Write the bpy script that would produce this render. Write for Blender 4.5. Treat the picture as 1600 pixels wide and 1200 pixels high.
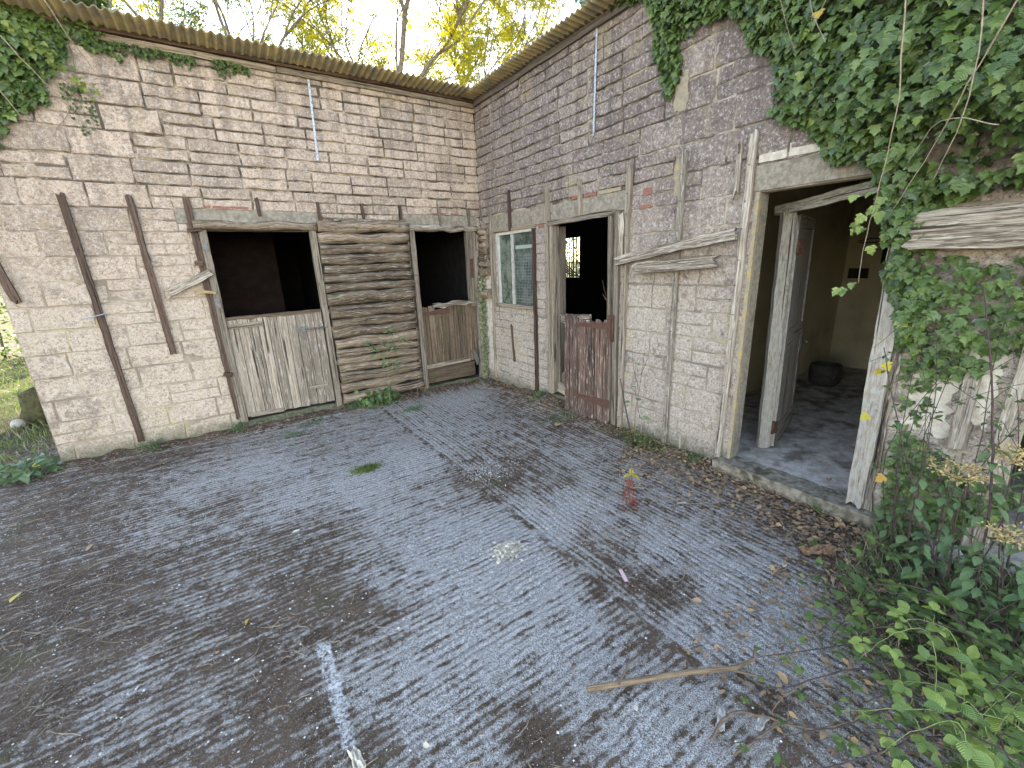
import bpy, math, random
from math import sin, cos, pi, radians, sqrt, atan2, exp
from mathutils import Vector, noise, Matrix
V = Vector
random.seed(7)
R = random.Random(11)
sc = bpy.context.scene
COL = sc.collection
for o in list(bpy.data.objects): bpy.data.objects.remove(o)

# ------------------------------------------------------------------ camera
def setup_camera():
    yaw, pitch, roll, f = -0.5827, -0.2779, -0.0384, 662.2
    fw = V((-sin(yaw)*cos(pitch), cos(yaw)*cos(pitch), sin(pitch)))
    r = V((cos(yaw), sin(yaw), 0)); u = r.cross(fw)
    r2 = r*cos(roll)+u*sin(roll); u2 = r2.cross(fw)
    m = Matrix((r2, u2, -fw)).transposed().to_4x4()
    m.translation = (-3.373, -5.820, 1.814)
    cd = bpy.data.cameras.new('camera'); cam = bpy.data.objects.new('camera', cd); COL.objects.link(cam)
    cam.matrix_world = m
    cd.sensor_fit = 'HORIZONTAL'; cd.sensor_width = 36; cd.lens = 36*f/1600
    cd.clip_start = 0.05; cd.clip_end = 2000
    sc.camera = cam
setup_camera()
SUN_EL, SUN_AZ = radians(29), atan2(.34, .94)     # azimuth clockwise from +y
w = bpy.data.worlds.new('World'); sc.world = w; w.use_nodes = True
nt = w.node_tree; bg = nt.nodes['Background']
sky = nt.nodes.new('ShaderNodeTexSky'); sky.sky_type = 'NISHITA'; sky.sun_disc = False
sky.sun_elevation = SUN_EL; sky.sun_rotation = SUN_AZ; sky.air_density = 1.0; sky.dust_density = 0.1; sky.ozone_density = 0.0
nt.links.new(sky.outputs[0], bg.inputs[0]); bg.inputs[1].default_value = 0.10
sd = bpy.data.lights.new('sun', 'SUN'); sun = bpy.data.objects.new('sun', sd); COL.objects.link(sun)
sd.energy = 3.0; sd.angle = radians(0.6); sd.color = (1, .93, .8)
sdir = V((sin(SUN_AZ)*cos(SUN_EL), cos(SUN_AZ)*cos(SUN_EL), sin(SUN_EL)))
sun.rotation_euler = sdir.to_track_quat('Z', 'Y').to_euler()
sun.location = (4, 14, 12)
sc.view_settings.view_transform = 'Standard'; sc.view_settings.look = 'None'
sc.view_settings.exposure = 3.5; sc.view_settings.gamma = 1
sc.view_settings.use_white_balance = True; sc.view_settings.white_balance_temperature = 7500; sc.view_settings.white_balance_tint = 17

# ------------------------------------------------------------------ helpers
def thing(name, label, cat, loc=(0, 0, 0), group=None):
    o = bpy.data.objects.new(name, None); COL.objects.link(o); o.location = loc; o.empty_display_size = .1
    o['label'] = label; o['category'] = cat
    if group: o['group'] = group
    return o
def tag(o, label, cat, group=None):
    o['label'] = label; o['category'] = cat
    if group: o['group'] = group
    return o
def world_loc(o):
    l = V((0, 0, 0))
    while o: l += o.location; o = o.parent
    return l
class MB:
    def __init__(s): s.v = []; s.f = []; s.uv = []; s.rnd = []; s.sm = []; s.has_uv = False
    def face(s, idx, uv=None, rnd=0.5, sm=False):
        s.f.append(tuple(idx)); s.uv.append(uv); s.rnd.append(rnd); s.sm.append(sm)
    def add(s, pts): n = len(s.v); s.v.extend([tuple(p) for p in pts]); return n
    def each(s, name, mat, parent=None):
        n = len(s.v); par_ = list(range(n)); out = []
        def fd(a):
            while par_[a] != a: par_[a] = par_[par_[a]]; a = par_[a]
            return a
        for f in s.f:
            r0 = fd(f[0])
            for q in f[1:]: par_[fd(q)] = r0
        gr = {}
        for i, f in enumerate(s.f): gr.setdefault(fd(f[0]), []).append(i)
        for fl in gr.values():
            m = MB(); mp = {}
            for i in fl:
                idx = []
                for q in s.f[i]:
                    if q not in mp: mp[q] = len(m.v); m.v.append(s.v[q])
                    idx.append(mp[q])
                m.f.append(tuple(idx)); m.uv.append(s.uv[i]); m.rnd.append(s.rnd[i]); m.sm.append(s.sm[i])
            out.append(m.build(name, mat, parent))
        return out[0]
    def build(s, name, mat, parent=None, loc=None):
        me = bpy.data.meshes.new(name)
        off = world_loc(parent) if parent else V(loc or (0, 0, 0))
        me.from_pydata([(a[0]-off.x, a[1]-off.y, a[2]-off.z) for a in s.v], [], s.f)
        uvl = me.uv_layers.new(name='UVMap')
        flat = []
        for f, uv in zip(s.f, s.uv):
            if uv is None: flat.extend([0.0]*(2*len(f)))
            else:
                for a in uv: flat.extend((a[0], a[1]))
        uvl.data.foreach_set('uv', flat)
        at = me.attributes.new('rnd', 'FLOAT', 'FACE'); at.data.foreach_set('value', s.rnd)
        me.polygons.foreach_set('use_smooth', s.sm)
        me.materials.append(mat); me.update()
        o = bpy.data.objects.new(name, me); COL.objects.link(o)
        if parent: o.parent = parent
        else: o.location = off
        return o
    def box(s, a, b, rnd=.5):
        x0, y0, z0 = a; x1, y1, z1 = b
        n = s.add([(x0,y0,z0),(x1,y0,z0),(x1,y1,z0),(x0,y1,z0),(x0,y0,z1),(x1,y0,z1),(x1,y1,z1),(x0,y1,z1)])
        for q in ((0,3,2,1),(4,5,6,7),(0,1,5,4),(1,2,6,5),(2,3,7,6),(3,0,4,7)):
            uv = []
            for i in q:
                p = s.v[n+i]
                if q in ((0,3,2,1),(4,5,6,7)): uv.append((p[0]+rnd*17, p[1]))
                else: uv.append((p[2]+rnd*17, p[0]+p[1]))
            s.face([n+i for i in q], uv, rnd)
    # weathered plank: grid of strips across the width, wobbling edges, broken ends
    def plank(s, p0, p1, w, t, nrm, jag0=0, jag1=0, seg=10, wob=.003, k=4, bend=0, rnd=None, taper=1):
        rnd = R.random() if rnd is None else rnd
        p0 = V(p0); p1 = V(p1); d = (p1-p0); L = d.length; d.normalize(); nrm = V(nrm).normalized()
        sd_ = d.cross(nrm).normalized(); nrm = sd_.cross(d).normalized()
        e0 = [R.uniform(0, jag0) for _ in range(k+1)]; e1 = [R.uniform(0, jag1) for _ in range(k+1)]
        F = []; B = []; sdv = R.uniform(0, 99)
        for i in range(seg+1):
            fr = []; bk = []
            u = i/seg
            for j in range(k+1):
                vv = j/k
                l = u*L
                if i == 0: l = e0[j]
                elif i == seg: l = L-e1[j]
                else: l = min(max(l, e0[j]+.002*i), L-e1[j]-.002*(seg-i))
                ww = w*(1+(taper-1)*u)
                q = (vv-.5)*ww
                if j in (0, k): q += wob*noise.noise(V((l*6+sdv, j, 1.3)))*1.6
                b = bend*sin(pi*u)
                z = wob*.5*noise.noise(V((l*9, vv*5, sdv)))
                base = p0+d*l+sd_*(q+b)
                fr.append(base+nrm*(t/2+z)); bk.append(base-nrm*(t/2))
            F.append(fr); B.append(bk)
        nF = s.add([p for r_ in F for p in r_]); nB = s.add([p for r_ in B for p in r_]); K = k+1
        ro = rnd*23.7
        def uv(i, j, o=0): return (i/seg*L+ro, (j/k)*w+ro*.37+o)
        for i in range(seg):
            for j in range(k):
                a = i*K+j
                s.face([nF+a, nF+a+1, nF+a+K+1, nF+a+K][::-1], [uv(i,j),uv(i,j+1),uv(i+1,j+1),uv(i+1,j)][::-1], rnd)
                s.face([nB+a, nB+a+1, nB+a+K+1, nB+a+K], [uv(i,j,.5),uv(i,j+1,.5),uv(i+1,j+1,.5),uv(i+1,j,.5)], rnd)
            for j, fl in ((0, 1), (k, 0)):
                a = i*K+j
                q = [nF+a, nF+a+K, nB+a+K, nB+a]
                uu = [(i/seg*L+ro, .9), ((i+1)/seg*L+ro, .9), ((i+1)/seg*L+ro, .9+t), (i/seg*L+ro, .9+t)]
                if not fl: q = q[::-1]; uu = uu[::-1]
                s.face(q, uu, rnd)
        for i, fl in ((0, 0), (seg, 1)):
            for j in range(k):
                a = i*K+j; q = [nF+a, nF+a+1, nB+a+1, nB+a]
                if fl: q = q[::-1]
                s.face(q, [(ro, j*.02), (ro, j*.02+.02), (ro+.02, j*.02+.02), (ro+.02, j*.02)], rnd)
    def tube(s, pts, rad, n=8, rnd=None, rough=0, cap=True, sm=True, flat=1.0):
        rnd = R.random() if rnd is None else rnd
        pts = [V(p) for p in pts]; N = len(pts)
        if not isinstance(rad, (list, tuple)): rad = [rad]*N
        prev = None; rings = []; l = 0; sd_ = R.uniform(0, 50); ls = []
        for i, p in enumerate(pts):
            d = (pts[min(i+1, N-1)]-pts[max(i-1, 0)]).normalized()
            if prev is None:
                a = V((0, 0, 1)) if abs(d.z) < .9 else V((1, 0, 0)); prev = a
            x = (prev-d*prev.dot(d)); x = x.normalized() if x.length > 1e-6 else d.orthogonal().normalized()
            y = d.cross(x); prev = x
            if i: l += (p-pts[i-1]).length
            ls.append(l); ring = []
            for k in range(n):
                a = 2*pi*k/n
                rr = rad[i]*(1+rough*noise.noise(V((cos(a)*1.2+sd_, sin(a)*1.2, l*5+sd_)))*2)
                ring.append(p+x*cos(a)*rr+y*sin(a)*rr*flat)
            rings.append(ring)
        b = s.add([q for r_ in rings for q in r_]); ro = rnd*19.3
        for i in range(N-1):
            for k in range(n):
                k2 = (k+1) % n
                r0 = rad[i]*6.28/n
                s.face([b+i*n+k, b+i*n+k2, b+(i+1)*n+k2, b+(i+1)*n+k],
                       [(ls[i]+ro, k*r0), (ls[i]+ro, (k+1)*r0), (ls[i+1]+ro, (k+1)*r0), (ls[i+1]+ro, k*r0)], rnd, sm)
        if cap:
            s.face([b+k for k in range(n)][::-1], [(ro, k*.01) for k in range(n)], rnd)
            s.face([b+(N-1)*n+k for k in range(n)], [(ro, k*.01) for k in range(n)], rnd)
    def blob(s, c, r, rnd=.5, n=10, amp=.25, fz=1):
        c = V(c); m = n//2; rings = []; sd_ = R.uniform(0, 99)
        for i in range(m+1):
            th = pi*i/m; ring = []
            for k in range(n):
                a = 2*pi*k/n; d = V((sin(th)*cos(a), sin(th)*sin(a), cos(th)))
                q = 1+amp*noise.noise(d*1.7+V((sd_, 0, 0)))*2
                ring.append(c+V((d.x*r[0]*q, d.y*r[1]*q, d.z*r[2]*q)))
            rings.append(ring)
        b = s.add([q for r_ in rings for q in r_])
        for i in range(m):
            for k in range(n):
                k2 = (k+1) % n
                s.face([b+i*n+k, b+(i+1)*n+k, b+(i+1)*n+k2, b+i*n+k2], [(0,0)]*4, rnd, True)
    # leaf with a folded midrib; profile = half widths along the length
    def leaf(s, base, d, nrm, L, W, prof, fold=.25, droop=.2, rnd=None, serr=0, lobes=None):
        rnd = R.random() if rnd is None else rnd
        d = V(d).normalized(); sd_ = d.cross(V(nrm)); 
        if sd_.length < 1e-4: sd_ = d.orthogonal()
        sd_.normalize(); n = sd_.cross(d).normalized(); base = V(base); m = len(prof)-1
        mid = []; le = []; ri = []
        for i, wv in enumerate(prof):
            u = i/m
            c = base+d*(L*u)-n*(droop*L*u*u)
            q = wv*W*.5
            off = (serr*L*(1 if i % 2 else -1)) if 0 < i < m else 0
            if lobes: off += lobes[i]*L
            mid.append(c); le.append(c+sd_*q+n*(fold*q)+d*off); ri.append(c-sd_*q+n*(fold*q)+d*off)
        b = s.add(mid+le+ri); M = m+1
        for i in range(m):
            u0 = i/m; u1 = (i+1)/m
            s.face([b+i, b+i+1, b+M+i+1, b+M+i], [(u0, 0), (u1, 0), (u1, prof[i+1]), (u0, prof[i])], rnd, True)
            s.face([b+i, b+2*M+i, b+2*M+i+1, b+i+1], [(u0, 0), (u0, prof[i]), (u1, prof[i+1]), (u1, 0)], rnd, True)
OVATE = [0.02, .45, .78, .96, 1, .9, .7, .42, .02]
LANCE = [0.02, .5, .9, 1, .75, .35, .02]
IVY = [0.1, .62, 1.05, .55, .74, .42, .2, .02]
IVYL = [0, -.16, .05, -.03, .05, .0, 0, 0]
DOCK = [.1, .6, .95, 1, .9, .75, .5, .25, .02]

# ------------------------------------------------------------------ materials
class NT:
    def __init__(s, name):
        s.m = bpy.data.materials.new(name); s.m.use_nodes = True; s.t = s.m.node_tree
        s.b = s.t.nodes['Principled BSDF']; s.L = s.t.links
        s.b.inputs['Specular IOR Level'].default_value = .25
    def n(s, typ, **k):
        a = s.t.nodes.new(typ)
        for kk, vv in k.items(): setattr(a, kk, vv)
        return a
    def put(s, sock, v):
        if hasattr(v, 'node'): s.L.new(v, sock)
        elif isinstance(v, (tuple, list)) and len(v) == 3 and sock.type == 'RGBA': sock.default_value = (*v, 1)
        else: sock.default_value = v
    def math(s, op, a, b=0.0, c=None, clamp=False):
        m = s.n('ShaderNodeMath', operation=op, use_clamp=clamp); s.put(m.inputs[0], a); s.put(m.inputs[1], b)
        if c is not None: s.put(m.inputs[2], c)
        return m.outputs[0]
    def mix(s, f, a, b):
        m = s.n('ShaderNodeMix', data_type='RGBA'); s.put(m.inputs[0], f); s.put(m.inputs[6], a); s.put(m.inputs[7], b); return m.outputs[2]
    def mul(s, a, b):
        m = s.n('ShaderNodeMix', data_type='RGBA', blend_type='MULTIPLY'); s.put(m.inputs[0], 1.0); s.put(m.inputs[6], a); s.put(m.inputs[7], b); return m.outputs[2]
    def step(s, v, lo, hi, a=0.0, b=1.0):
        m = s.n('ShaderNodeMapRange', interpolation_type='SMOOTHSTEP'); s.put(m.inputs[0], v)
        for i, q in enumerate((lo, hi, a, b)): m.inputs[i+1].default_value = q
        return m.outputs[0]
    def noise(s, vec, scale, detail=4, rough=.6, dist=0):
        m = s.n('ShaderNodeTexNoise'); s.put(m.inputs['Vector'], vec); m.inputs['Scale'].default_value = scale
        m.inputs['Detail'].default_value = detail; m.inputs['Roughness'].default_value = rough; m.inputs['Distortion'].default_value = dist
        return m.outputs[0]
    def voro(s, vec, scale, feature='F1', out=0):
        m = s.n('ShaderNodeTexVoronoi', feature=feature); s.put(m.inputs['Vector'], vec); m.inputs['Scale'].default_value = scale
        return m.outputs[out]
    def obj(s): return s.n('ShaderNodeTexCoord').outputs['Object']
    def pos(s): return s.n('ShaderNodeNewGeometry').outputs['Position']
    def uv(s): return s.n('ShaderNodeUVMap').outputs[0]
    def rnd(s):
        a = s.n('ShaderNodeAttribute', attribute_name='rnd'); return a.outputs['Fac']
    def attr(s, nm):
        a = s.n('ShaderNodeAttribute', attribute_name=nm); return a.outputs['Fac']
    def scl(s, vec, k):
        m = s.n('ShaderNodeVectorMath', operation='MULTIPLY'); s.put(m.inputs[0], vec); m.inputs[1].default_value = k; return m.outputs[0]
    def sep(s, vec):
        m = s.n('ShaderNodeSeparateXYZ'); s.put(m.inputs[0], vec); return m.outputs
    def bump(s, h, dist=.005, strength=1.0):
        m = s.n('ShaderNodeBump'); m.inputs['Strength'].default_value = strength; m.inputs['Distance'].default_value = dist
        s.put(m.inputs['Height'], h); s.L.new(m.outputs[0], s.b.inputs['Normal'])
    def fin(s, col, rough=.9):
        s.put(s.b.inputs['Base Color'], col); s.put(s.b.inputs['Roughness'], rough); return s.m

def mat_wood(name, light, dark, crack=(.02, .015, .012), moss=0.0, paint=None, pale=None, grain=1.0):
    m = NT(name); uv = m.uv(); rn = m.rnd()
    g = m.noise(m.scl(uv, (1.5, 60*grain, 1)), 1, 6, .65, .1)
    g2 = m.noise(m.scl(uv, (1.2, 14, 1)), 1, 4, .6)
    fine = m.noise(m.scl(uv, (12, 260*grain, 1)), 1, 3, .6)
    c = m.mix(m.step(m.math('ADD', m.math('MULTIPLY', g, .6), m.math('MULTIPLY', fine, .4)), .42, .57), dark, light)
    c = m.mix(m.step(g2, .35, .7, 0, .45), c, dark)
    tone = m.math('ADD', .68, m.math('MULTIPLY', rn, .6)); 
    tc = m.n('ShaderNodeCombineColor')
    for i in range(3): m.put(tc.inputs[i], tone)
    c = m.mul(c, tc.outputs[0])
    if pale: c = m.mix(m.step(m.noise(m.scl(uv, (7, 60, 1)), 1, 4), .56, .64, 0, .8), c, pale)
    if paint:
        pm = m.step(m.noise(m.scl(uv, (14, 55, 1)), 1, 6, .75), .38, .60, 0, .75); c = m.mix(pm, c, paint)
    ck = m.step(m.noise(m.scl(uv, (1.1, 34, 1)), 1, 3, .5, .15), .34, .39, 1, 0)
    c = m.mix(m.math('MULTIPLY', ck, .85), c, crack)
    if moss:
        mm = m.step(m.noise(m.pos(), 9, 5, .7), .62-.25*moss, .75-.2*moss, 0, .8); c = m.mix(mm, c, (.07, .085, .025))
    m.bump(m.math('SUBTRACT', m.math('ADD', m.math('MULTIPLY', g, .7), m.math('MULTIPLY', fine, .3)), m.math('MULTIPLY', ck, .9)), .010, 1)
    return m.fin(c, .85)
W_GREY = mat_wood('wood_weathered_grey', (0.335, 0.277, 0.215), (0.133, 0.101, 0.074), moss=.15)
W_DARK = mat_wood('wood_dark_batten', (0.143, 0.09, 0.064), (0.045, 0.028, 0.021))
W_PALE = mat_wood('wood_bleached', (0.432, 0.376, 0.304), (0.168, 0.128, 0.096), pale=(0.496, 0.448, 0.384))
W_RED = mat_wood('wood_red_door', (.20, .125, .095), (.075, .045, .036), pale=(.37, .30, .25))
W_BROWN = mat_wood('wood_brown_door', (0.232, 0.16, 0.108), (0.072, 0.048, 0.032), moss=.3)
W_DOOR = mat_wood('wood_pale_door', (0.4, 0.332, 0.26), (0.2, 0.152, 0.112), pale=(0.448, 0.392, 0.328))
W_LOG = mat_wood('wood_log', (0.288, 0.216, 0.151), (0.094, 0.063, 0.043), moss=.25, pale=(0.374, 0.317, 0.252), grain=.7)
W_PAINT = mat_wood('wood_flaking_paint', (0.323, 0.272, 0.212), (0.162, 0.128, 0.098), paint=(0.391, 0.383, 0.348), moss=.1)
W_BLUE = mat_wood('wood_grey_paint', (.33, .29, .25), (.17, .15, .13), paint=(.36, .33, .29))
W_ROT = mat_wood('wood_rotten', (0.41, 0.353, 0.279), (0.098, 0.066, 0.045), pale=(0.492, 0.435, 0.361), grain=.9)
W_YEL = mat_wood('wood_broken_yellow', (.60, .45, .24), (.33, .22, .1))
W_WHITE = mat_wood('wood_white_frame', (0.527, 0.51, 0.459), (0.238, 0.212, 0.17), paint=(0.578, 0.57, 0.527))

def mat_block(name, base, alt, low, dark, ochre=.35, stain=.5, xaxis='X'):
    m = NT(name); p = m.obj(); rn = m.rnd(); x, y, z = m.sep(p)
    big = m.noise(p, 1.1, 4, .6); med = m.noise(p, 8, 6, .72); fi = m.noise(p, 42, 5, .8); sp = m.noise(p, 120, 3, .7)
    c = m.mix(m.step(m.math('ADD', m.math('MULTIPLY', rn, .7), m.math('MULTIPLY', med, .5)), .42, .82), base, alt)
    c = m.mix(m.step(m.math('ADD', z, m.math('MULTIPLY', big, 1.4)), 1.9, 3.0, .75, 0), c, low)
    dk = m.step(m.math('ADD', m.math('MULTIPLY', med, .65), m.math('MULTIPLY', big, .35)), .50, .62, 0, stain)
    c = m.mix(dk, c, dark)
    st = m.noise(m.scl(p, (9, 9, .9)), 1, 5, .6)
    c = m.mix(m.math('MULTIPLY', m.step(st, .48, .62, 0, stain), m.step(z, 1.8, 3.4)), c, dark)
    c = m.mix(m.step(fi, .53, .62, 0, .55), c, (.70, .66, .60))
    c = m.mix(m.step(fi, .40, .47, .6, 0), c, dark)
    c = m.mix(m.step(sp, .36, .43, .75, 0), c, (.06, .05, .045))
    c = m.mix(m.step(m.noise(p, 17, 4, .7), .60, .66, 0, .35), c, (.70, .66, .60))
    c = m.mix(m.math('MULTIPLY', m.step(m.noise(p, 3.2, 5, .7), .56, .66), ochre), c, (.42, .33, .15))
    c = m.mix(m.math('MULTIPLY', m.step(m.math('ADD', z, m.math('MULTIPLY', med, .5)), .28, .50, 1, 0), .75), c, (.09, .095, .045))
    m.bump(m.math('ADD', m.math('ADD', m.math('MULTIPLY', fi, 1.0), m.math('MULTIPLY', med, .9)), m.math('MULTIPLY', sp, .5)), .016, 1)
    return m.fin(c, .95)
M_BLOCK_L = mat_block('pinkish_concrete_block', (.58, .435, .33), (.43, .325, .25), (.62, .49, .38), (.20, .145, .11), .15, .55)
M_BLOCK_R = mat_block('purple_grey_concrete_block', (.36, .28, .235), (.235, .178, .155), (.52, .43, .345), (.125, .095, .085), .3, .65)
def mat_simple(name, c1, c2, scale=20, rough=.9, bump=.003, c3=None, metal=0):
    m = NT(name); p = m.pos(); n1 = m.noise(p, scale, 5, .65)
    c = m.mix(m.step(n1, .35, .65), c1, c2)
    if c3: c = m.mix(m.step(m.noise(p, scale*.35, 4, .6), .52, .66, 0, .8), c, c3)
    m.bump(n1, bump); m.b.inputs['Metallic'].default_value = metal
    return m.fin(c, rough)
def mat_mortar(name, a, b, dark):
    m = NT(name); p = m.obj(); n1 = m.noise(p, 40, 5, .7); n2 = m.noise(p, 2.3, 4, .6); x, y, z = m.sep(p)
    c = m.mix(m.step(n1, .35, .65), a, b); c = m.mix(m.step(n2, .42, .6), c, dark); c = m.mix(m.math('MULTIPLY', m.step(m.math('ADD', z, m.math('MULTIPLY', n2, .6)), 2.2, 2.8, .25, .85), m.step(m.noise(p, 3.7, 5, .7), .44, .54)), c, (.065, .05, .04))  # joint dirt; upper joints darker still, deep-joint shade painted into the colour
    c = m.mix(m.math('MULTIPLY', m.step(m.noise(p, 1.7, 4), .55, .68), .7), c, (.42, .34, .17))
    m.bump(n1, .008); return m.fin(c, .97)
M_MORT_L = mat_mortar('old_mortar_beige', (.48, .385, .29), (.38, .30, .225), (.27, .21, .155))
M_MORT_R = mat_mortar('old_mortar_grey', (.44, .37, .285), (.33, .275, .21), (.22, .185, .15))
M_LINTEL = mat_simple('lintel_concrete', (.19, .16, .125), (.30, .26, .205), 30, .95, .006, (.16, .14, .11))
M_BRICKRED = mat_simple('red_brick', (.30, .12, .08), (.20, .10, .08), 40, .95, .004)
M_WHITEWASH = mat_simple('flaking_whitewash', (.58, .52, .43), (.44, .385, .31), 22, .95, .01, (.30, .25, .19))
M_OCHRE = mat_simple('ochre_lichen_concrete', (.34, .27, .17), (.24, .21, .17), 45, .95, .005, (.42, .29, .10))
M_INNER = mat_simple('shade_black_wall', (.010, .009, .009), (.018, .016, .015), 6, .95, .004)  # near-black base colour stands in for the darkness of unlit rooms
M_CREAM = mat_simple('cream_inner_wall', (.50, .435, .30), (.43, .37, .25), 2.5, .95, .002, (.33, .28, .2))
M_FLOOR = mat_simple('inner_floor', (.30, .26, .22), (.50, .46, .41), 9, .95, .004, (.12, .09, .065))
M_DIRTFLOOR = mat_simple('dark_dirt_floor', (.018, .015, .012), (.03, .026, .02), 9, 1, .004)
M_STEP = mat_simple('mossy_step_concrete', (.12, .10, .07), (.27, .235, .185), 16, .95, .014, (.05, .045, .022))
M_MOSSBASE = mat_simple('mossy_plinth', (.075, .072, .05), (.13, .125, .085), 24, 1, .01, (.05, .065, .02))
M_RUST = mat_simple('rusty_iron', (.12, .055, .035), (.065, .035, .026), 60, .8, .002, (.06, .035, .03))
M_GALV = mat_simple('galvanised_strip', (.46, .50, .56), (.34, .38, .43), 80, .5, .0005, (.25, .2, .17), .3)
M_IRON = mat_simple('dull_iron', (.20, .19, .18), (.10, .09, .085), 60, .6, .001, (.16, .1, .07), .4)
M_BLACK = mat_simple('black_metal_and_shade', (.012, .012, .012), (.02, .02, .02), 30, .6, .001)
def mat_sheet():
    m = NT('weathered_corrugated_sheet'); p = m.pos(); n1 = m.noise(p, 5, 5, .65); n2 = m.noise(p, 60, 4, .7)
    c = m.mix(m.step(n1, .38, .62), (.33, .25, .115), (.20, .165, .11)); c = m.mix(m.step(n2, .55, .7, 0, .5), c, (.09, .075, .06))
    m.bump(n2, .003); return m.fin(c, .9)
M_SHEET = mat_sheet()
def mat_leaf(name, a, b, c_, vein=(.2, .28, .12), gloss=.45, trans=.25, old=None, veins=True):
    m = NT(name); rn = m.rnd(); uv = m.uv(); ux, uy, _ = m.sep(uv)
    c = m.mix(m.step(rn, .0, .55), a, b); c = m.mix(m.step(rn, .6, .97), c, c_)
    if old: c = m.mix(m.step(rn, .982, .99), c, old)
    c = m.mix(m.step(m.noise(m.pos(), 60, 3, .6), .3, .75, 0, .3), c, a)
    if veins:
        s_ = m.math('SUBTRACT', m.math('MULTIPLY', ux, 8.0), m.math('MULTIPLY', uy, 2.6))
        fr = m.math('ABSOLUTE', m.math('SUBTRACT', m.math('FRACT', s_), .5))
        vv = m.math('MAXIMUM', m.step(fr, .0, .10, 1, 0), m.step(uy, .0, .07, 1, 0))
        c = m.mix(m.math('MULTIPLY', vv, .22), c, vein)
        m.bump(m.math('MULTIPLY', fr, 1), .003, .8)
    m.put(m.b.inputs['Base Color'], c); m.b.inputs['Roughness'].default_value = gloss; m.b.inputs['Specular IOR Level'].default_value = .6
    tr = m.n('ShaderNodeBsdfTranslucent'); m.put(tr.inputs[0], c); ms = m.n('ShaderNodeMixShader'); ms.inputs[0].default_value = trans
    m.L.new(m.b.outputs[0], ms.inputs[1]); m.L.new(tr.outputs[0], ms.inputs[2])
    m.L.new(ms.outputs[0], m.t.nodes['Material Output'].inputs[0]); return m.m
L_IVY = mat_leaf('ivy_leaf', (.034, .068, .017), (.105, .17, .036), (.26, .33, .075), (.17, .23, .08), .30, .22, (.45, .30, .03))
L_BRAM = mat_leaf('bramble_leaf', (.055, .10, .02), (.12, .19, .036), (.26, .34, .06), (.13, .22, .08), .5, .25)
L_WEED = mat_leaf('weed_leaf', (.06, .12, .04), (.11, .19, .07), (.17, .24, .09), (.20, .28, .13), .55, .3, (.5, .36, .06))
L_TREE = mat_leaf('autumn_tree_leaf', (.24, .27, .015), (.34, .33, .012), (.42, .32, .012), gloss=.5, trans=.55, veins=False)
L_GREEN = mat_leaf('hedge_leaf', (.07, .11, .03), (.12, .18, .04), (.25, .28, .05), gloss=.5, trans=.4, veins=False)
L_DRY = mat_leaf('dry_leaf', (.20, .12, .07), (.34, .22, .13), (.48, .30, .13), (.15, .09, .05), .8, .1, (.5, .4, .12))
L_TAN = mat_leaf('dry_seedhead', (.42, .28, .11), (.52, .38, .17), (.60, .46, .22), gloss=.8, trans=.2, veins=False)
L_RED = mat_leaf('red_dock', (.26, .05, .03), (.36, .08, .04), (.45, .16, .05), gloss=.7, trans=.3, veins=False)
L_YEL = mat_leaf('yellow_leaf', (.55, .42, .05), (.60, .48, .06), (.5, .25, .04), gloss=.6, trans=.4)
L_PALE = mat_leaf('pale_papery', (.52, .44, .32), (.60, .53, .41), (.40, .32, .22), gloss=.9, trans=.1, veins=False)
L_STRAW = mat_leaf('dry_straw', (.28, .22, .14), (.38, .31, .20), (.17, .12, .08), gloss=.9, trans=.1, veins=False)
M_STEM = mat_simple('brown_stem', (.10, .07, .05), (.17, .12, .085), 50, .9, .002)
M_GSTEM = mat_simple('green_stem', (.16, .20, .08), (.24, .27, .11), 50, .7, .001)
M_DSTEM = mat_simple('dark_stem', (.045, .028, .03), (.08, .05, .045), 50, .7, .001)
M_BARK = mat_simple('tree_bark', (.10, .085, .07), (.19, .165, .14), 14, .95, .01)
M_PSTEM = mat_simple('pale_dry_vine', (.36, .29, .21), (.22, .17, .12), 60, .9, .001)
M_CHIP = mat_simple('white_grit', (.66, .64, .6), (.5, .48, .45), 90, .9, .001)
M_STRIPP = mat_simple('pink_plastic', (.62, .38, .38), (.55, .36, .36), 30, .6, .0005)
M_SHEETW = mat_simple('pale_torn_sheet', (.44, .41, .36), (.30, .275, .235), 18, .8, .003)

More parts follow.
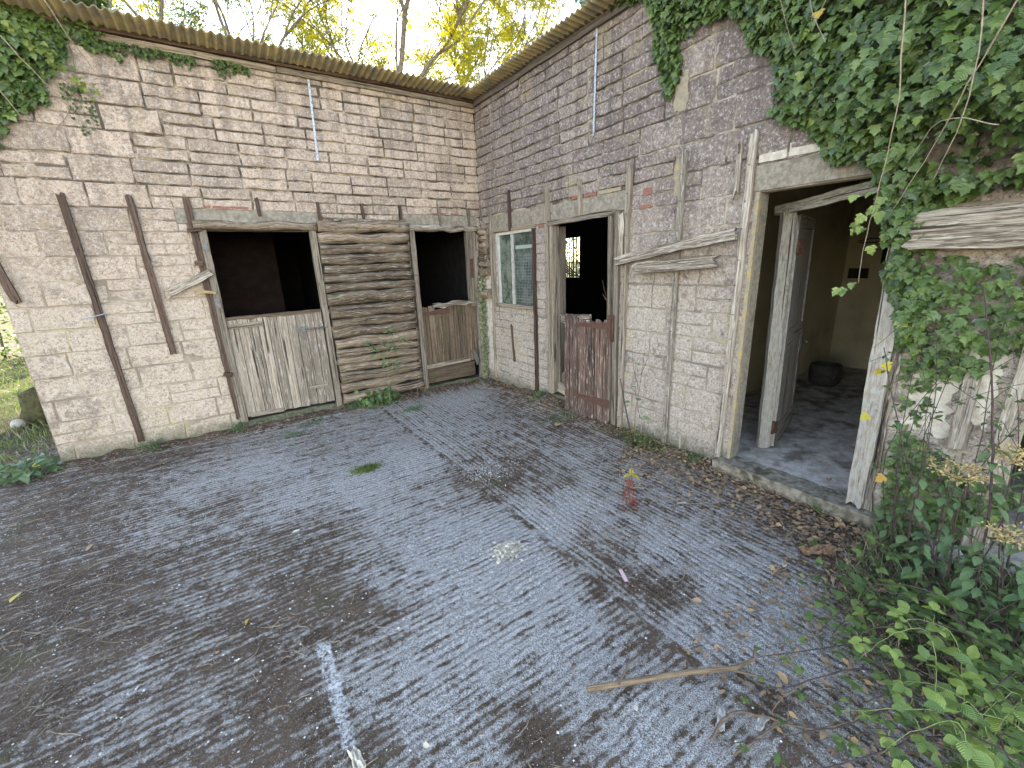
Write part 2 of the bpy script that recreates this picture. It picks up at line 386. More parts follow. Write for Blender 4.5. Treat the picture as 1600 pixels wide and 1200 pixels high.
# ------------------------------------------------------------------ ground
DIRT=[(-4.9,-1.6,.85),(-4.7,-3.0,.95),(-4.4,-2.5,.95),(-5.0,-1.1,.8),(-4.2,-3.2,.8),(-5.14,-0.41,0.70),(-4.49,-0.26,0.75),(-3.76,-1.48,0.35),(-3.30,-1.37,0.20),(-4.63,-1.83,0.70),(-4.07,-2.07,0.45),(-3.67,-1.94,0.60),(-3.23,-2.16,0.30),(-2.69,-2.31,0.15),(-4.61,-2.57,0.85),(-4.14,-2.91,0.75),(-3.75,-2.89,0.50),(-3.39,-2.85,0.70),(-3.02,-2.86,0.60),(-2.64,-2.84,0.30),(-3.29,-3.48,0.85),(-3.07,-3.75,0.80),(-2.80,-3.59,0.30),(-2.41,-3.50,0.15),(-4.41,-3.40,0.85),(-4.07,-3.45,0.50),(-3.81,-3.83,0.55),(-3.56,-3.82,0.75),(-3.47,-4.14,0.80),(-3.12,-4.14,0.35),(-3.00,-4.41,0.25),(-3.27,-4.49,0.75),(-2.75,-4.19,0.25),(-2.48,-4.38,0.20),(-2.23,-4.57,0.20),(-2.67,-4.88,0.90),(-2.87,-4.74,0.40),(-2.32,-5.05,0.15),(-2.35,-4.87,0.40),(-1.60,-2.87,0.95),(-1.32,-3.16,0.60),(-1.66,-2.50,0.50),(-0.89,-3.10,0.40),(-1.57,-1.76,0.35),(-2.14,-1.29,0.40),(-2.15,-2.11,0.15),(-2.80,-1.21,0.50),(-1.31,-0.14,0.30),(-0.80,-0.58,0.15),(-0.10,-1.17,0.70),(-0.22,-2.36,0.70),(-0.61,-3.32,0.50),(-1.09,-4.02,0.50),(-1.70,-4.11,0.60),(-1.74,-4.37,0.65),(-1.63,-4.64,0.80),(-1.89,-4.72,0.60),(-1.72,-4.94,0.15),(-1.17,-4.79,0.20),(-1.47,-5.12,0.05),(-1.14,-5.12,0.15),(-1.80,-3.78,0.15),(-1.41,-3.67,0.15),(-1.22,-4.39,0.20),(-0.54,-4.44,0.50),(-0.43,-4.81,0.80),(-0.59,-5.22,0.90),(-0.92,-4.85,0.35),(-0.10,-5.23,1.00),(-2.01,-5.12,0.40),(-1.79,-5.27,0.60),(-0.98,-5.47,1.00),(-2.39,-3.89,0.15),(-2.11,-4.10,0.10),(-5.5,-2,.8),(-5,-4,.8),(-3.5,-6.5,.7),(-1,-6.5,1),(-6.5,0,1)]
def dirt_at(x, y):
    if x < -6.2 or y > 1.4 or y < -9: return 1.0
    a = b = 0
    for dx, dy, l in DIRT:
        w_ = 1/((x-dx)**2+(y-dy)**2+.012)**1.5; a += w_*l; b += w_
    d = a/b
    for dist in (abs(y+.02) if x > -5.1 else 9, abs(x+.02)):
        d = max(d, 1.0-max(0, dist-.06)*3.2)
    return min(1, d)
def ground_h(x, y):
    h = .018*noise.noise(V((x*.7, y*.7, 3)))
    if -6.5 < x < .3 and -8 < y < .3:
        d = min(abs(y) if x > -5.1 else 9, abs(x))
        h += .045*max(0, 1-d/.28)*(1+.9*noise.noise(V((x*6, y*6, 1))))
        if x > -1 and y > -2.6 and y < -.2: h += .10*max(0, 1-abs(x)/.45)*max(0, 1-abs(y+1.7)/1.1)
        q = max(0, dirt_at(x, y)-.45)
        h += .012*q*noise.noise(V((x*14, y*14, 5)))+.008*q
    else: h += .03*noise.noise(V((x*1.5, y*1.5, 9)))
    return h
def make_ground():
    def lines(a, b, step):
        l = []; x = a
        while x < b: l.append(x); x += step
        l.append(b); return l
    out = [2, 5, 9, 16, 30, 60, 120, 250, 500]
    xs = [-6.3-q for q in reversed(out)]+[-6.3, -6, -5.8]+lines(-5.7, .2, .045)+[.6, 1.5, 3, 4.5]+[4.5+q for q in out]
    ys = [-7.4-q for q in reversed(out)]+[-7.4, -7, -6.7]+lines(-6.4, .25, .045)+[.6, .9, 1.3, 1.8, 2.4, 3, 3.6, 4.3, 5, 6]+[6+q for q in out]
    me = bpy.data.meshes.new('ground'); vs = []; dv = []
    for y in ys:
        for x in xs:
            h = ground_h(x, y) if (abs(x) < 40 and abs(y) < 40) else 0
            if .05 < x < 4.6 and -7 < y < 4.5: h = -.05
            if -4.95 < x < 4.6 and .05 < y < 4.5: h = -.05
            vs.append((x, y, h)); dv.append(dirt_at(x, y))
    nx = len(xs); fs = [(j*nx+i, j*nx+i+1, (j+1)*nx+i+1, (j+1)*nx+i) for j in range(len(ys)-1) for i in range(nx-1)]
    me.from_pydata(vs, [], fs); at = me.attributes.new('dirt', 'FLOAT', 'POINT'); at.data.foreach_set('value', dv)
    me.polygons.foreach_set('use_smooth', [True]*len(fs))
    m = NT('yard_concrete_and_soil'); p = m.pos(); x, y, z = m.sep(p); dirt = m.attr('dirt')
    left = m.math('LESS_THAN', m.math('ADD', x, m.math('MULTIPLY', m.noise(p, 3, 2), .12)), -1.79)
    # tamped ribs: along x on the left slab, along y on the right slab
    wob = m.math('MULTIPLY', m.math('SUBTRACT', m.noise(p, 2.0, 3), .5), .10)
    cl = m.math('ADD', y, wob); cr = m.math('ADD', m.math('ADD', x, m.math('MULTIPLY', y, .03)), wob)
    co = m.math('ADD', m.math('MULTIPLY', left, cl), m.math('MULTIPLY', m.math('SUBTRACT', 1.0, left), cr))
    rib = m.math('ADD', .5, m.math('MULTIPLY', m.math('SINE', m.math('MULTIPLY', co, 6.283/.042)), .5))
    rib2 = m.math('ADD', .5, m.math('MULTIPLY', m.math('SINE', m.math('MULTIPLY', co, 6.283/.125)), .5))
    sl = m.noise(m.scl(p, (2.8, 26, 3)), 1, 7, .72); sr = m.noise(m.scl(p, (26, 2.8, 3)), 1, 7, .72)
    stx = m.math('ADD', m.math('MULTIPLY', left, sl), m.math('MULTIPLY', m.math('SUBTRACT', 1.0, left), sr))
    blot = m.noise(p, 7, 6, .7); fine = m.noise(p, 75, 5, .75); fine2 = m.noise(p, 230, 3, .7)
    # concrete colour
    conc = m.mix(m.step(fine, .42, .56), (.34, .30, .255), (.76, .70, .625))
    conc = m.mix(m.step(m.noise(p, 24, 6, .8), .50, .60, 0, .85), conc, (.86, .82, .76))
    conc = m.mix(m.step(blot, .42, .58, .35, 0), conc, (.24, .22, .20))
    conc = m.mix(m.step(fine2, .53, .58, 0, .75), conc, (.80, .78, .74))
    conc = m.mix(m.step(fine2, .42, .48, .85, 0), conc, (.07, .058, .048))
    conc = m.mix(m.step(m.noise(p, 110, 3, .8), .40, .47, .7, 0), conc, (.09, .075, .062))
    conc = m.mix(m.math('MULTIPLY', m.step(rib, .0, .5, .6, 0), m.step(blot, .40, .58)), conc, (.12, .11, .10))
    soil = m.mix(m.step(fine, .42, .58), (.038, .021, .012), (.135, .080, .046))
    soil = m.mix(m.step(m.noise(p, 3, 4), .45, .62, 0, .6), soil, (.17, .108, .066))
    soil = m.mix(m.step(fine2, .58, .66, 0, .7), soil, (.42, .38, .33))
    soil = m.mix(m.step(m.voro(p, 80), .10, .17, .7, 0), soil, (.42, .39, .35))
    soil = m.mix(m.step(m.noise(p, 1.9, 4), .58, .68, 0, .5), soil, (.09, .095, .035))
    thr = m.math('SUBTRACT', m.math('MULTIPLY', dirt, .60), .075)
    for q_, wt in ((stx, .80), (blot, 1.1), (m.noise(p, 20, 7, .8), 1.35), (fine, 1.3)):
        thr = m.math('ADD', thr, m.math('MULTIPLY', m.math('SUBTRACT', q_, .5), wt))
    thr = m.math('SUBTRACT', thr, m.math('MULTIPLY', m.math('SUBTRACT', rib2, .5), .10))
    thr = m.math('SUBTRACT', thr, m.math('MULTIPLY', m.math('SUBTRACT', rib, .5), .17))
    k = m.step(thr, .25, .34)
    # joint line between the slabs
    jd = m.math('ABSOLUTE', m.math('ADD', m.math('ADD', x, 1.86), m.math('MULTIPLY', m.math('SUBTRACT', m.noise(p, 9, 3), .5), .09)))
    k = m.math('MAXIMUM', k, m.math('MULTIPLY', m.step(jd, .012, .035, 1, 0), m.step(blot, .44, .54)))
    conc = m.mix(m.math('MULTIPLY', m.step(thr, -.12, .30), m.step(dirt, .15, .8, .12, .85)), conc, m.mix(m.step(fine, .42, .58), (.13, .088, .058), (.33, .26, .19)))
    col = m.mix(k, conc, soil)
    # white lime line on the left slab
    wl = m.math('ABSOLUTE', m.math('ADD', m.math('ADD', x, 3.275), m.math('MULTIPLY', m.math('SUBTRACT', m.noise(p, 14, 4), .5), .06)))
    seg_ = m.math('MULTIPLY', m.step(y, -4.44, -4.40), m.step(y, -3.86, -3.80, 1, 0))
    wl = m.math('MULTIPLY', m.math('MULTIPLY', m.step(wl, .022, .036, 1, 0), seg_), m.step(m.math('ADD', fine, m.math('MULTIPLY', m.noise(p, 22, 5, .75), .9)), .86, 1.0))
    col = m.mix(wl, col, (.72, .70, .66))
    # pale grit patch
    dx = m.math('ADD', x, 1.60); dy = m.math('ADD', y, 2.78)
    rr = m.math('SQRT', m.math('ADD', m.math('MULTIPLY', dx, dx), m.math('MULTIPLY', m.math('MULTIPLY', dy, dy), 1.6)))
    gp = m.math('MULTIPLY', m.step(rr, .08, .24, 1, 0), m.step(m.noise(p, 60, 3, .7), .5, .6))
    col = m.mix(m.math('MULTIPLY', gp, .6), col, (.50, .46, .40))
    # grass and earth outside the yard
    outm = m.math('MAXIMUM', m.step(x, -6.6, -5.9, 1, 0), m.step(y, .6, 1.4))
    gr = m.mix(m.step(m.noise(p, 1.3, 5, .6), .4, .6), (.07, .055, .03), (.075, .09, .02))
    col = m.mix(outm, col, gr)
    col = m.mix(m.step(y, -9.5, -7.5, 1, 0), col, m.mix(m.step(fine, .42, .58), (.26, .22, .16), (.40, .35, .27)))  # unseen pale gravel behind the camera, added to bounce warm light
    h = m.math('ADD', m.math('MULTIPLY', rib, .30), m.math('MULTIPLY', fine, 1.1))
    h = m.math('ADD', h, m.math('MULTIPLY', rib2, .35)); h = m.math('ADD', h, m.math('MULTIPLY', k, .35))
    h = m.math('ADD', h, m.math('MULTIPLY', fine2, .3))
    m.bump(h, .018, 1)
    me.materials.append(m.fin(col, m.math('ADD', .72, m.math('MULTIPLY', k, .25))))
    o = bpy.data.objects.new('ground', me); COL.objects.link(o); o['kind'] = 'structure'
make_ground()

# ------------------------------------------------------------------ walls
# generic masonry: 'a' is the running coordinate (0 at the corner, positive away from it), z up, d = outward
def masonry(P, a0, a1, z1, open_, split, tone, depth, deep, course=.225, length=.45, small=None):
    """P(a,z,d) maps to world. returns (blocks MB, mortar MB)"""
    bm_ = MB(); rows = int(z1/course)+2
    rects = open_
    def emit(x0, x1, y0, y1, t):
        if x1-x0 < .03 or y1-y0 < .02: return
        j = .0075; pts = []
        nxs = max(2, int((x1-x0)/.07)); nys = max(1, int((y1-y0)/.06))
        ox = [R.uniform(-1, 1) for _ in range(4)]
        def crn(u, v):
            px = x0+(x1-x0)*u; py = y0+(y1-y0)*v
            sdv = V((px*9+t*50, py*9, t*7))
            return px+j*noise.noise(sdv*3)*1.5, py+j*noise.noise(sdv*3+V((9, 9, 9)))*1.5
        for i in range(nxs): pts.append(crn(i/nxs, 0))
        for i in range(nys): pts.append(crn(1, i/nys))
        for i in range(nxs): pts.append(crn(1-i/nxs, 1))
        for i in range(nys): pts.append(crn(0, 1-i/nys))
        # round the corners a little
        cx, cz = (x0+x1)/2, (y0+y1)/2; n = len(pts)
        pr = depth+R.uniform(-.003, .004); tl = R.uniform(-.003, .003); tl2 = R.uniform(-.004, .004)
        def D(px, pz): return pr+tl*(px-cx)/.2+tl2*(pz-cz)/.1
        fr = []
        for (px, pz) in pts:
            q = .007
            ddx = (cx-px); ddz = (cz-pz)
            fr.append(P(px+max(-q, min(q, ddx)), pz+max(-q, min(q, ddz)), D(px, pz)))
        md = [P(px, pz, D(px, pz)-.007) for px, pz in pts]
        bk = [P(px, pz, -.03) for px, pz in pts]
        b = bm_.add(fr+md+bk)
        bm_.face([b+i for i in range(n)], None, t)
        for i in range(n):
            i2 = (i+1) % n
            bm_.face([b+i, b+n+i, b+n+i2, b+i2], None, t)
            bm_.face([b+n+i, b+2*n+i, b+2*n+i2, b+n+i2], None, t)
    def clip(x0, x1, y0, y1, t):
        segs = [(x0, x1, y0, y1)]
        for (rx0, rx1, rz0, rz1) in rects:
            ns = []
            for (p, q, r, s_) in segs:
                if q <= rx0 or p >= rx1 or s_ <= rz0 or r >= rz1: ns.append((p, q, r, s_)); continue
                if p < rx0: ns.append((p, rx0-.002, r, s_))
                if q > rx1: ns.append((rx1+.002, q, r, s_))
                mp, mq = max(p, rx0), min(q, rx1)
                if s_ > rz1+.03: ns.append((mp, mq, rz1+.004, s_))
                if r < rz0-.03: ns.append((mp, mq, r, rz0-.004))
            segs = ns
        for sgm in segs: emit(*sgm, t)
    for r in range(rows):
        y0 = r*course; y1 = min(y0+course, z1)
        if y1-y0 < .04: continue
        x = a0-R.uniform(.0, .02)-(length/2 if r % 2 else 0)
        wv = R.uniform(-.003, .003)
        while x < a1:
            L = length*(.96+.07*R.random())
            if R.random() < .07: L *= .6
            L0 = x; L1 = min(x+L, a1)
            gp = .0035+.0035*min(1, max(0, deep(x, y0)))+R.uniform(-.001, .005)
            lo, hi = max(L0+gp, a0), L1-gp
            sm = small and small(x+L/2, (y0+y1)/2)
            t = min(1, max(0, tone(x+L/2, (y0+y1)/2)+R.gauss(0, .17)))
            if hi > lo:
                if sm:
                    for (q0, q1) in ((y0, y0+course*.5), (y0+course*.5, y1)):
                        for (s0, s1) in ((lo, (lo+hi)/2-gp), ((lo+hi)/2+gp, hi)):
                            if q1 > q0: clip(s0, s1, q0+gp+wv, q1-gp+wv, min(1, max(0, t+R.gauss(0, .12))))
                elif split(x+L/2, (y0+y1)/2) > R.random() and y1-y0 > .15:
                    mz = y0+course*.5+R.uniform(-.006, .006)
                    clip(lo, hi, y0+gp+wv, mz-gp*.8, t); clip(lo+R.uniform(-.005, .008), hi, mz+gp*.8, y1-gp+wv, min(1, max(0, t+R.gauss(0, .1))))
                else: clip(lo, hi, y0+gp+wv, y1-gp+wv, t)
            x = L1
    # mortar / core sheet with real depth variation
    mo = MB(); xs = sorted(set([a0, a1]+[q for rc in rects for q in rc[:2] if a0 < q < a1])); zs = sorted(set([0, z1]+[q for rc in rects for q in rc[2:] if 0 < q < z1]))
    def fill(l, st):
        o = []
        for a, b in zip(l, l[1:]):
            n = max(1, int(round((b-a)/st))); o += [a+(b-a)*i/n for i in range(n)]
        return o+[l[-1]]
    xs = fill(xs, .035); zs = fill(zs, .035); idx = {}
    def vid(i, k):
        if (i, k) not in idx:
            a, z = xs[i], zs[k]; q = deep(a, z)
            edge = any((abs(a-rc[0]) < 1e-6 or abs(a-rc[1]) < 1e-6) and rc[2]-1e-6 <= z <= rc[3]+1e-6 or (abs(z-rc[2]) < 1e-6 or abs(z-rc[3]) < 1e-6) and rc[0]-1e-6 <= a <= rc[1]+1e-6 for rc in rects)
            nz = noise.noise(V((a*8, z*8, 2)))*.5+.5; n3 = noise.noise(V((a*23, z*23, 7)))
            d = depth-.0042-.002*min(1, q*2)-q*(.002+.030*max(0, min(1, (nz-.32)*2.2)))+.003*n3
            if q < .35 and noise.noise(V((a*2.2, z*2.2, 40))) > .9: d = depth+.003+.003*n3
            if edge: d = depth-.012
            idx[(i, k)] = mo.add([P(a, z, d)])
        return idx[(i, k)]
    for i in range(len(xs)-1):
        for k in range(len(zs)-1):
            ca, cz = (xs[i]+xs[i+1])/2, (zs[k]+zs[k+1])/2
            if any(rc[0] < ca < rc[1] and rc[2] < cz < rc[3] for rc in rects): continue
            mo.face([vid(i, k), vid(i+1, k), vid(i+1, k+1), vid(i, k+1)], None, .5, True)
    return bm_, mo
def slab_with_holes(P, a0, a1, z0, z1, rects, d0, d1):
    """solid wall body between depths d0 (front) and d1 (back) with rectangular openings"""
    mb = MB(); xs = sorted(set([a0, a1]+[q for rc in rects for q in rc[:2]])); zs = sorted(set([z0, z1]+[q for rc in rects for q in rc[2:]]))
    xs = [q for q in xs if a0 <= q <= a1]; zs = [q for q in zs if z0 <= q <= z1]
    hole = lambda a, z: any(rc[0] < a < rc[1] and rc[2] < z < rc[3] for rc in rects)
    for i in range(len(xs)-1):
        for k in range(len(zs)-1):
            ca, cz = (xs[i]+xs[i+1])/2, (zs[k]+zs[k+1])/2
            if hole(ca, cz): continue
            A, B_, C, D = xs[i], xs[i+1], zs[k], zs[k+1]
            q = mb.add([P(A, C, d0), P(B_, C, d0), P(B_, D, d0), P(A, D, d0), P(A, C, d1), P(B_, C, d1), P(B_, D, d1), P(A, D, d1)])
            mb.face([q, q+1, q+2, q+3]); mb.face([q+7, q+6, q+5, q+4])
            e = .01
            if A == a0 or hole(A-e, cz): mb.face([q, q+3, q+7, q+4])
            if B_ == a1 or hole(B_+e, cz): mb.face([q+1, q+5, q+6, q+2])
            if C == z0 or hole(ca, C-e): mb.face([q, q+4, q+5, q+1])
            if D == z1 or hole(ca, D+e): mb.face([q+3, q+2, q+6, q+7])
    return mb
PL = lambda a, z, d: (-a, -d, z)            # left wall: face y=0, outward -y
PR = lambda a, z, d: (-d, -a, z)            # right wall: face x=0, outward -x
TOP = 3.91
LEFT = thing('stable_range', 'long pinkish block stable range on the left with two half doors and log cladding', 'building', (-2.5, .1, 0))
RIGHT = thing('stable_range', 'purple grey block stable range on the right with window and open doorways', 'building', (.1, -3.2, 0))
# openings (a0,a1,z0,z1)
OL = [(2.31, 3.44, .0, 2.33), (.15, 1.13, .0, 2.33)]
LINL = [(2.22, 3.62, 2.34, 2.48), (.06, 1.26, 2.34, 2.49)]
ORR = [(.44, 1.38, 1.21, 2.24), (1.70, 2.74, .0, 2.25), (4.06, 4.94, .0, 2.24), (5.58, 6.5, .0, 1.75)]
LINR = [(.34, 1.58, 2.26, 2.46), (1.70, 2.84, 2.27, 2.44), (4.03, 5.15, 2.25, 2.42)]
splitL = lambda a, z: 1.0 if (z > 2.45 and a < 3.75+.25*noise.noise(V((z*3, 0, 0)))+(.12 if int(z/.225) % 2 else 0)) else (.16 if a > 2.9 and z > .9 else .08)
deepL = lambda a, z: min(1, max(0, (z-2.1)/.5))*(1 if a < 3.8 else .5) if z > 2.1 else .05
b, mo = masonry(PL, .002, 5.02, TOP, OL+LINL, splitL, lambda a, z: .45+.25*noise.noise(V((a, z, 0)))+(.2 if z > 2.3 and z < 2.6 and a < 1.5 else 0), .012, deepL)
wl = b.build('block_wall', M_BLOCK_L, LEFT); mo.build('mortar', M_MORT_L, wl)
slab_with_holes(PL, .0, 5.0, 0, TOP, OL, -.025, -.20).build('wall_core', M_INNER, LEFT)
splitR = lambda a, z: 1.0 if (z > 1.9 and a < 2.55+.5*((z-2.4))+(.12 if int(z/.225) % 2 else 0) and z < 3.75 and z > 2.2) else .15
deepR = lambda a, z: (.8 if a < 3.3 else .25) if z > 2.45 else .15
b, mo = masonry(PR, .0145, 6.6, TOP, ORR+LINR, splitR, lambda a, z: .5+.3*noise.noise(V((a*.8, z*.8, 20)))+(.2 if z > 2.4 and a < 3 else -.05), .012, deepR, small=lambda a, z: a < 1.4 and z < 1.3)
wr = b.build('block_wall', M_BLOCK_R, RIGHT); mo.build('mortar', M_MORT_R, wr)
slab_with_holes(PR, .0, 6.6, 0, TOP, ORR, -.025, -.10).build('wall_core', M_CREAM, RIGHT)
# lintels
for (a0, a1, z0, z1) in LINL:
    mb = MB(); mb.box((-a1, -.014, z0), (-a0, .018, z1)); mb.build('lintel', M_LINTEL, LEFT)
for (a0, a1, z0, z1) in LINR:
    mb = MB(); mb.box((-.014, -a1, z0), (.018, -a0, z1)); mb.build('lintel', M_LINTEL, RIGHT)
# bits of red brick packed above the lintels
def brick(P, a, z, l, h, par, mat=M_BRICKRED):
    mb = MB(); k = 6; pts = []
    for i in range(k+1): pts.append((a+l*i/k, z+R.uniform(-.003, .003)))
    for i in range(k+1): pts.append((a+l-l*i/k, z+h+R.uniform(-.004, .004)))
    fr = [P(x_, z_, .0155) for x_, z_ in pts]; bk = [P(x_, z_, 0) for x_, z_ in pts]; n = len(pts); q = mb.add(fr+bk)
    mb.face(range(q, q+n)); 
    for i in range(n): mb.face([q+i, q+n+i, q+n+(i+1) % n, q+(i+1) % n])
    mb.build('packing_brick', mat, par)
for a, z, l, h in ((2.95, 2.495, .33, .022), (3.3, 2.50, .2, .02), (.55, 2.50, .2, .02), (.3, 2.50, .18, .018)): brick(PL, a, z, l, h, LEFT)
for a, z, l, h in ((2.05, 2.455, .10, .035), (2.24, 2.45, .18, .03), (3.02, 2.36, .1, .06), (2.98, 2.25, .14, .03), (1.44, 2.215, .14, .035)): brick(PR, a, z, l, h, RIGHT)
for i in range(5): brick(PR, 4.04+i*.2, 2.435+.003*(i % 2), .185, .085, RIGHT, M_WHITEWASH)
brick(PR, 2.45, 2.447, .3, .035, RIGHT, M_OCHRE)
# white plaster patch by the corner, whitewashed wall right of the doorway
def patch(P, pts, mat, par, d=.0175):
    mb = MB(); n = len(pts); q = mb.add([P(a, z, d) for a, z in pts]+[P(a, z, 0) for a, z in pts]); mb.face(range(q, q+n))
    for i in range(n): mb.face([q+i, q+n+i, q+n+(i+1) % n, q+(i+1) % n])
    return mb.build('plaster_patch', mat, par)
def rag(a0, a1, z0, z1, n=16, j=.02):
    p = [(a0+(a1-a0)*i/n, z0+R.uniform(-j, j)) for i in range(n)]+[(a1+R.uniform(-j, j), z0+(z1-z0)*i/n) for i in range(n)]
    return p+[(a1-(a1-a0)*i/n, z1+R.uniform(-j, j)) for i in range(n)]+[(a0+R.uniform(-j, j), z1-(z1-z0)*i/n) for i in range(n)]
patch(PR, rag(.04, .32, .2, 1.64, 14, .012), M_WHITEWASH, RIGHT)
patch(PR, rag(5.12, 5.30, .75, 1.12, 12, .03), M_WHITEWASH, RIGHT); patch(PR, rag(5.33, 5.46, .85, 1.3, 12, .025), M_WHITEWASH, RIGHT)
patch(PR, rag(3.30, 3.42, 2.95, 3.22, 8, .012), mat_simple('old_render_patch', (.33, .27, .19), (.24, .20, .145), 30, .95, .008), RIGHT, .019)
patch(PR, rag(3.35, 3.45, 2.3, 2.6, 8, .015), M_OCHRE, RIGHT, .018)
# bodies of the buildings: back walls, ends, partitions
def slab(name, a, b_, mat, par): mb = MB(); mb.box(a, b_); return mb.build(name, mat, par)
slab('end_wall', (-5.0, .202, 0), (-4.82, 4.2, 3.68), M_BLOCK_L, LEFT)
slab('back_wall', (-5.0, 4.2, 0), (.098, 4.38, 3.68), M_BLOCK_L, LEFT)
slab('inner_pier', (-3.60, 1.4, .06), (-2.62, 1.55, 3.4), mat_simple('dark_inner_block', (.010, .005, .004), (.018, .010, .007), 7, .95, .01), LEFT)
slab('corner_fill', (.001, .001, 0), (.099, .2, 3.9), M_INNER, RIGHT)  # unseen fill block, added to stop light leaking through the corner
slab('partition_wall', (-1.95, .202, 0), (-1.80, 4.198, 3.3), M_INNER, LEFT)
slab('dark_shade_lining', (-4.815, 4.17, .06), (-1.955, 4.195, 3.1), M_INNER, LEFT); slab('dark_shade_lining', (-1.795, 4.17, .06), (-.01, 4.195, 3.1), M_INNER, LEFT); slab('dark_shade_lining', (-4.815, .21, .06), (-4.80, 4.165, 3.1), M_INNER, LEFT)  # dark sheets added over the paler walls, interior shade as colour
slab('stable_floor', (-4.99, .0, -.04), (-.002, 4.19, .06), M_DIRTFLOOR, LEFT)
slab('partition_wall', (-.002, .205, 0), (.098, 4.195, 3.2), M_INNER, RIGHT)   # shared corner wall
# right range: window room (y -3.0..4) and the painted room (y -3.1..-5.3)
slab('inner_wall', (.102, -3.2, 0), (4.26, -3.08, 3.74), M_CREAM, RIGHT)
slab('inner_wall', (.102, -5.42, 0), (4.26, -5.30, 3.74), M_CREAM, RIGHT)
slab('end_wall', (.102, -6.60, 0), (4.26, -6.48, 3.74), M_INNER, RIGHT)
slab('gable_wall', (.102, 4.2, 0), (4.26, 4.32, 3.74), M_INNER, RIGHT)
PB = lambda a, z, d: (4.26-d, -a, z)
slab_with_holes(PB, -4.32, 3.09, 0, 3.74, [(-3.30, -2.46, 1.40, 2.38)], 0, -.15).build('back_wall', M_INNER, RIGHT)
slab_with_holes(PB, 3.09, 6.6, 0, 3.74, [], 0, -.15).build('back_wall', M_CREAM, RIGHT)
slab('window_room_lining', (.105, -3.075, .1), (4.23, -3.055, 3.4), M_INNER, RIGHT)
slab('window_room_lining', (.104, -3.05, .1), (.112, -2.75, 3.4), M_INNER, RIGHT)
slab('window_room_lining', (.104, -1.6, .1), (.112, -1.4, 3.4), M_INNER, RIGHT)
slab('window_room_floor', (.0, -3.07, -.04), (4.25, 4.19, .14), M_DIRTFLOOR, RIGHT)
slab('room_floor', (.0, -6.47, -.04), (4.25, -3.205, .12), M_FLOOR, RIGHT)
# door step and plinth of the painted room
def lumpy(name, x0, x1, y0, y1, z0, z1, mat, par, amp=.012, st=.05):
    mb = MB(); nx = max(2, int((x1-x0)/st)); ny = max(2, int((y1-y0)/st)); nz = 3
    def pt(i, j, k):
        x = x0+(x1-x0)*i/nx; y = y0+(y1-y0)*j/ny; z = z0+(z1-z0)*k/nz
        n_ = V((noise.noise(V((x*7, y*7, z*7))), noise.noise(V((x*7+9, y*7, z*7))), noise.noise(V((x*7, y*7+9, z*7)))))*amp
        return V((x, y, z))+n_
    def grid(f, a, b):
        q = mb.add([f(i, j) for j in range(b+1) for i in range(a+1)])
        for j in range(b):
            for i in range(a): mb.face([q+j*(a+1)+i, q+j*(a+1)+i+1, q+(j+1)*(a+1)+i+1, q+(j+1)*(a+1)+i], None, .5, True)
    grid(lambda i, j: pt(i, j, nz), nx, ny); grid(lambda i, j: pt(i, ny, j), nx, nz) ; grid(lambda i, j: pt(i, 0, j), nx, nz)
    grid(lambda i, j: pt(0, i, j), ny, nz); grid(lambda i, j: pt(nx, i, j), ny, nz)
    return mb.build(name, mat, par)
lumpy('door_step', -.11, .1, -5.12, -3.98, -.02, .125, M_STEP, RIGHT, .014)
lumpy('door_plinth', -3.50, -2.28, -.035, .1, -.02, .11, M_MOSSBASE, LEFT, .02)
lumpy('door_plinth', -1.2, -.1, -.03, .1, -.02, .08, M_MOSSBASE, LEFT, .02)
lumpy('door_plinth', -.02, .1, -2.75, -1.68, -.02, .16, M_MOSSBASE, RIGHT, .02)

# ------------------------------------------------------------------ roofs
def corr(name, org, au, av, lu, lv, mat, par, pitch=.074, amp=.014, z_of=None):
    mb = MB(); au = V(au); av = V(av); n = int(lu/pitch*6); m_ = 3; th = .007
    for side in (0, 1):
        q0 = len(mb.v)
        for j in range(m_+1):
            for i in range(n+1):
                u = lu*i/n; v = lv*j/m_
                jag = .012*noise.noise(V((int(u/1.0)*3.3, 0, 5))) if j == 0 else 0
                p = V(org)+au*u+av*(v+jag)+V((0, 0, amp*cos(2*pi*u/pitch)-side*th+.006*noise.noise(V((u*.6, v, 3)))))
                mb.v.append(tuple(p))
        for j in range(m_):
            for i in range(n):
                q = q0+j*(n+1)+i; f = [q, q+1, q+n+2, q+n+1]
                mb.face(f if not side else f[::-1], None, .5, True)
    tot = (m_+1)*(n+1)
    for i in range(n): mb.face([i, tot+i, tot+i+1, i+1], None, .5)
    return mb.build(name, mat, par)
corr('corrugated_roof', (-5.15, -.36, 4.008), (1, 0, 0), V((0, 1, -.06)).normalized(), 4.92, 4.85, M_SHEET, LEFT)
corr('corrugated_roof', (-.25, 4.5, 3.985), (0, -1, 0), V((1, 0, -.04)).normalized(), 11.3, 4.7, M_SHEET, RIGHT)
mb = MB(); mb.plank((-5.1, -.028, 3.912), (-2.45, -.028, 3.908), .055, .022, (0, -1, 0), seg=26, wob=.004); mb.plank((-2.44, -.030, 3.912), (-.02, -.030, 3.912), .055, .022, (0, -1, 0), seg=24, wob=.004)
mb.each('fascia_board', W_GREY, LEFT)
mb = MB(); mb.plank((-5.1, -.045, 3.962), (-.06, -.045, 3.962), .04, .06, (0, -1, 0), seg=34, wob=.004); mb.each('fascia_board', W_DARK, LEFT)
mb = MB(); mb.plank((-.028, -.06, 3.925), (-.028, -6.6, 3.925), .07, .026, (-1, 0, 0), seg=40, wob=.004); mb.plank((-.045, -.08, 3.978), (-.045, -6.6, 3.978), .03, .05, (-1, 0, 0), seg=40, wob=.004)
mb.each('fascia_board', mat_wood('wood_grey_fascia', (.24, .205, .18), (.10, .08, .07)), RIGHT)

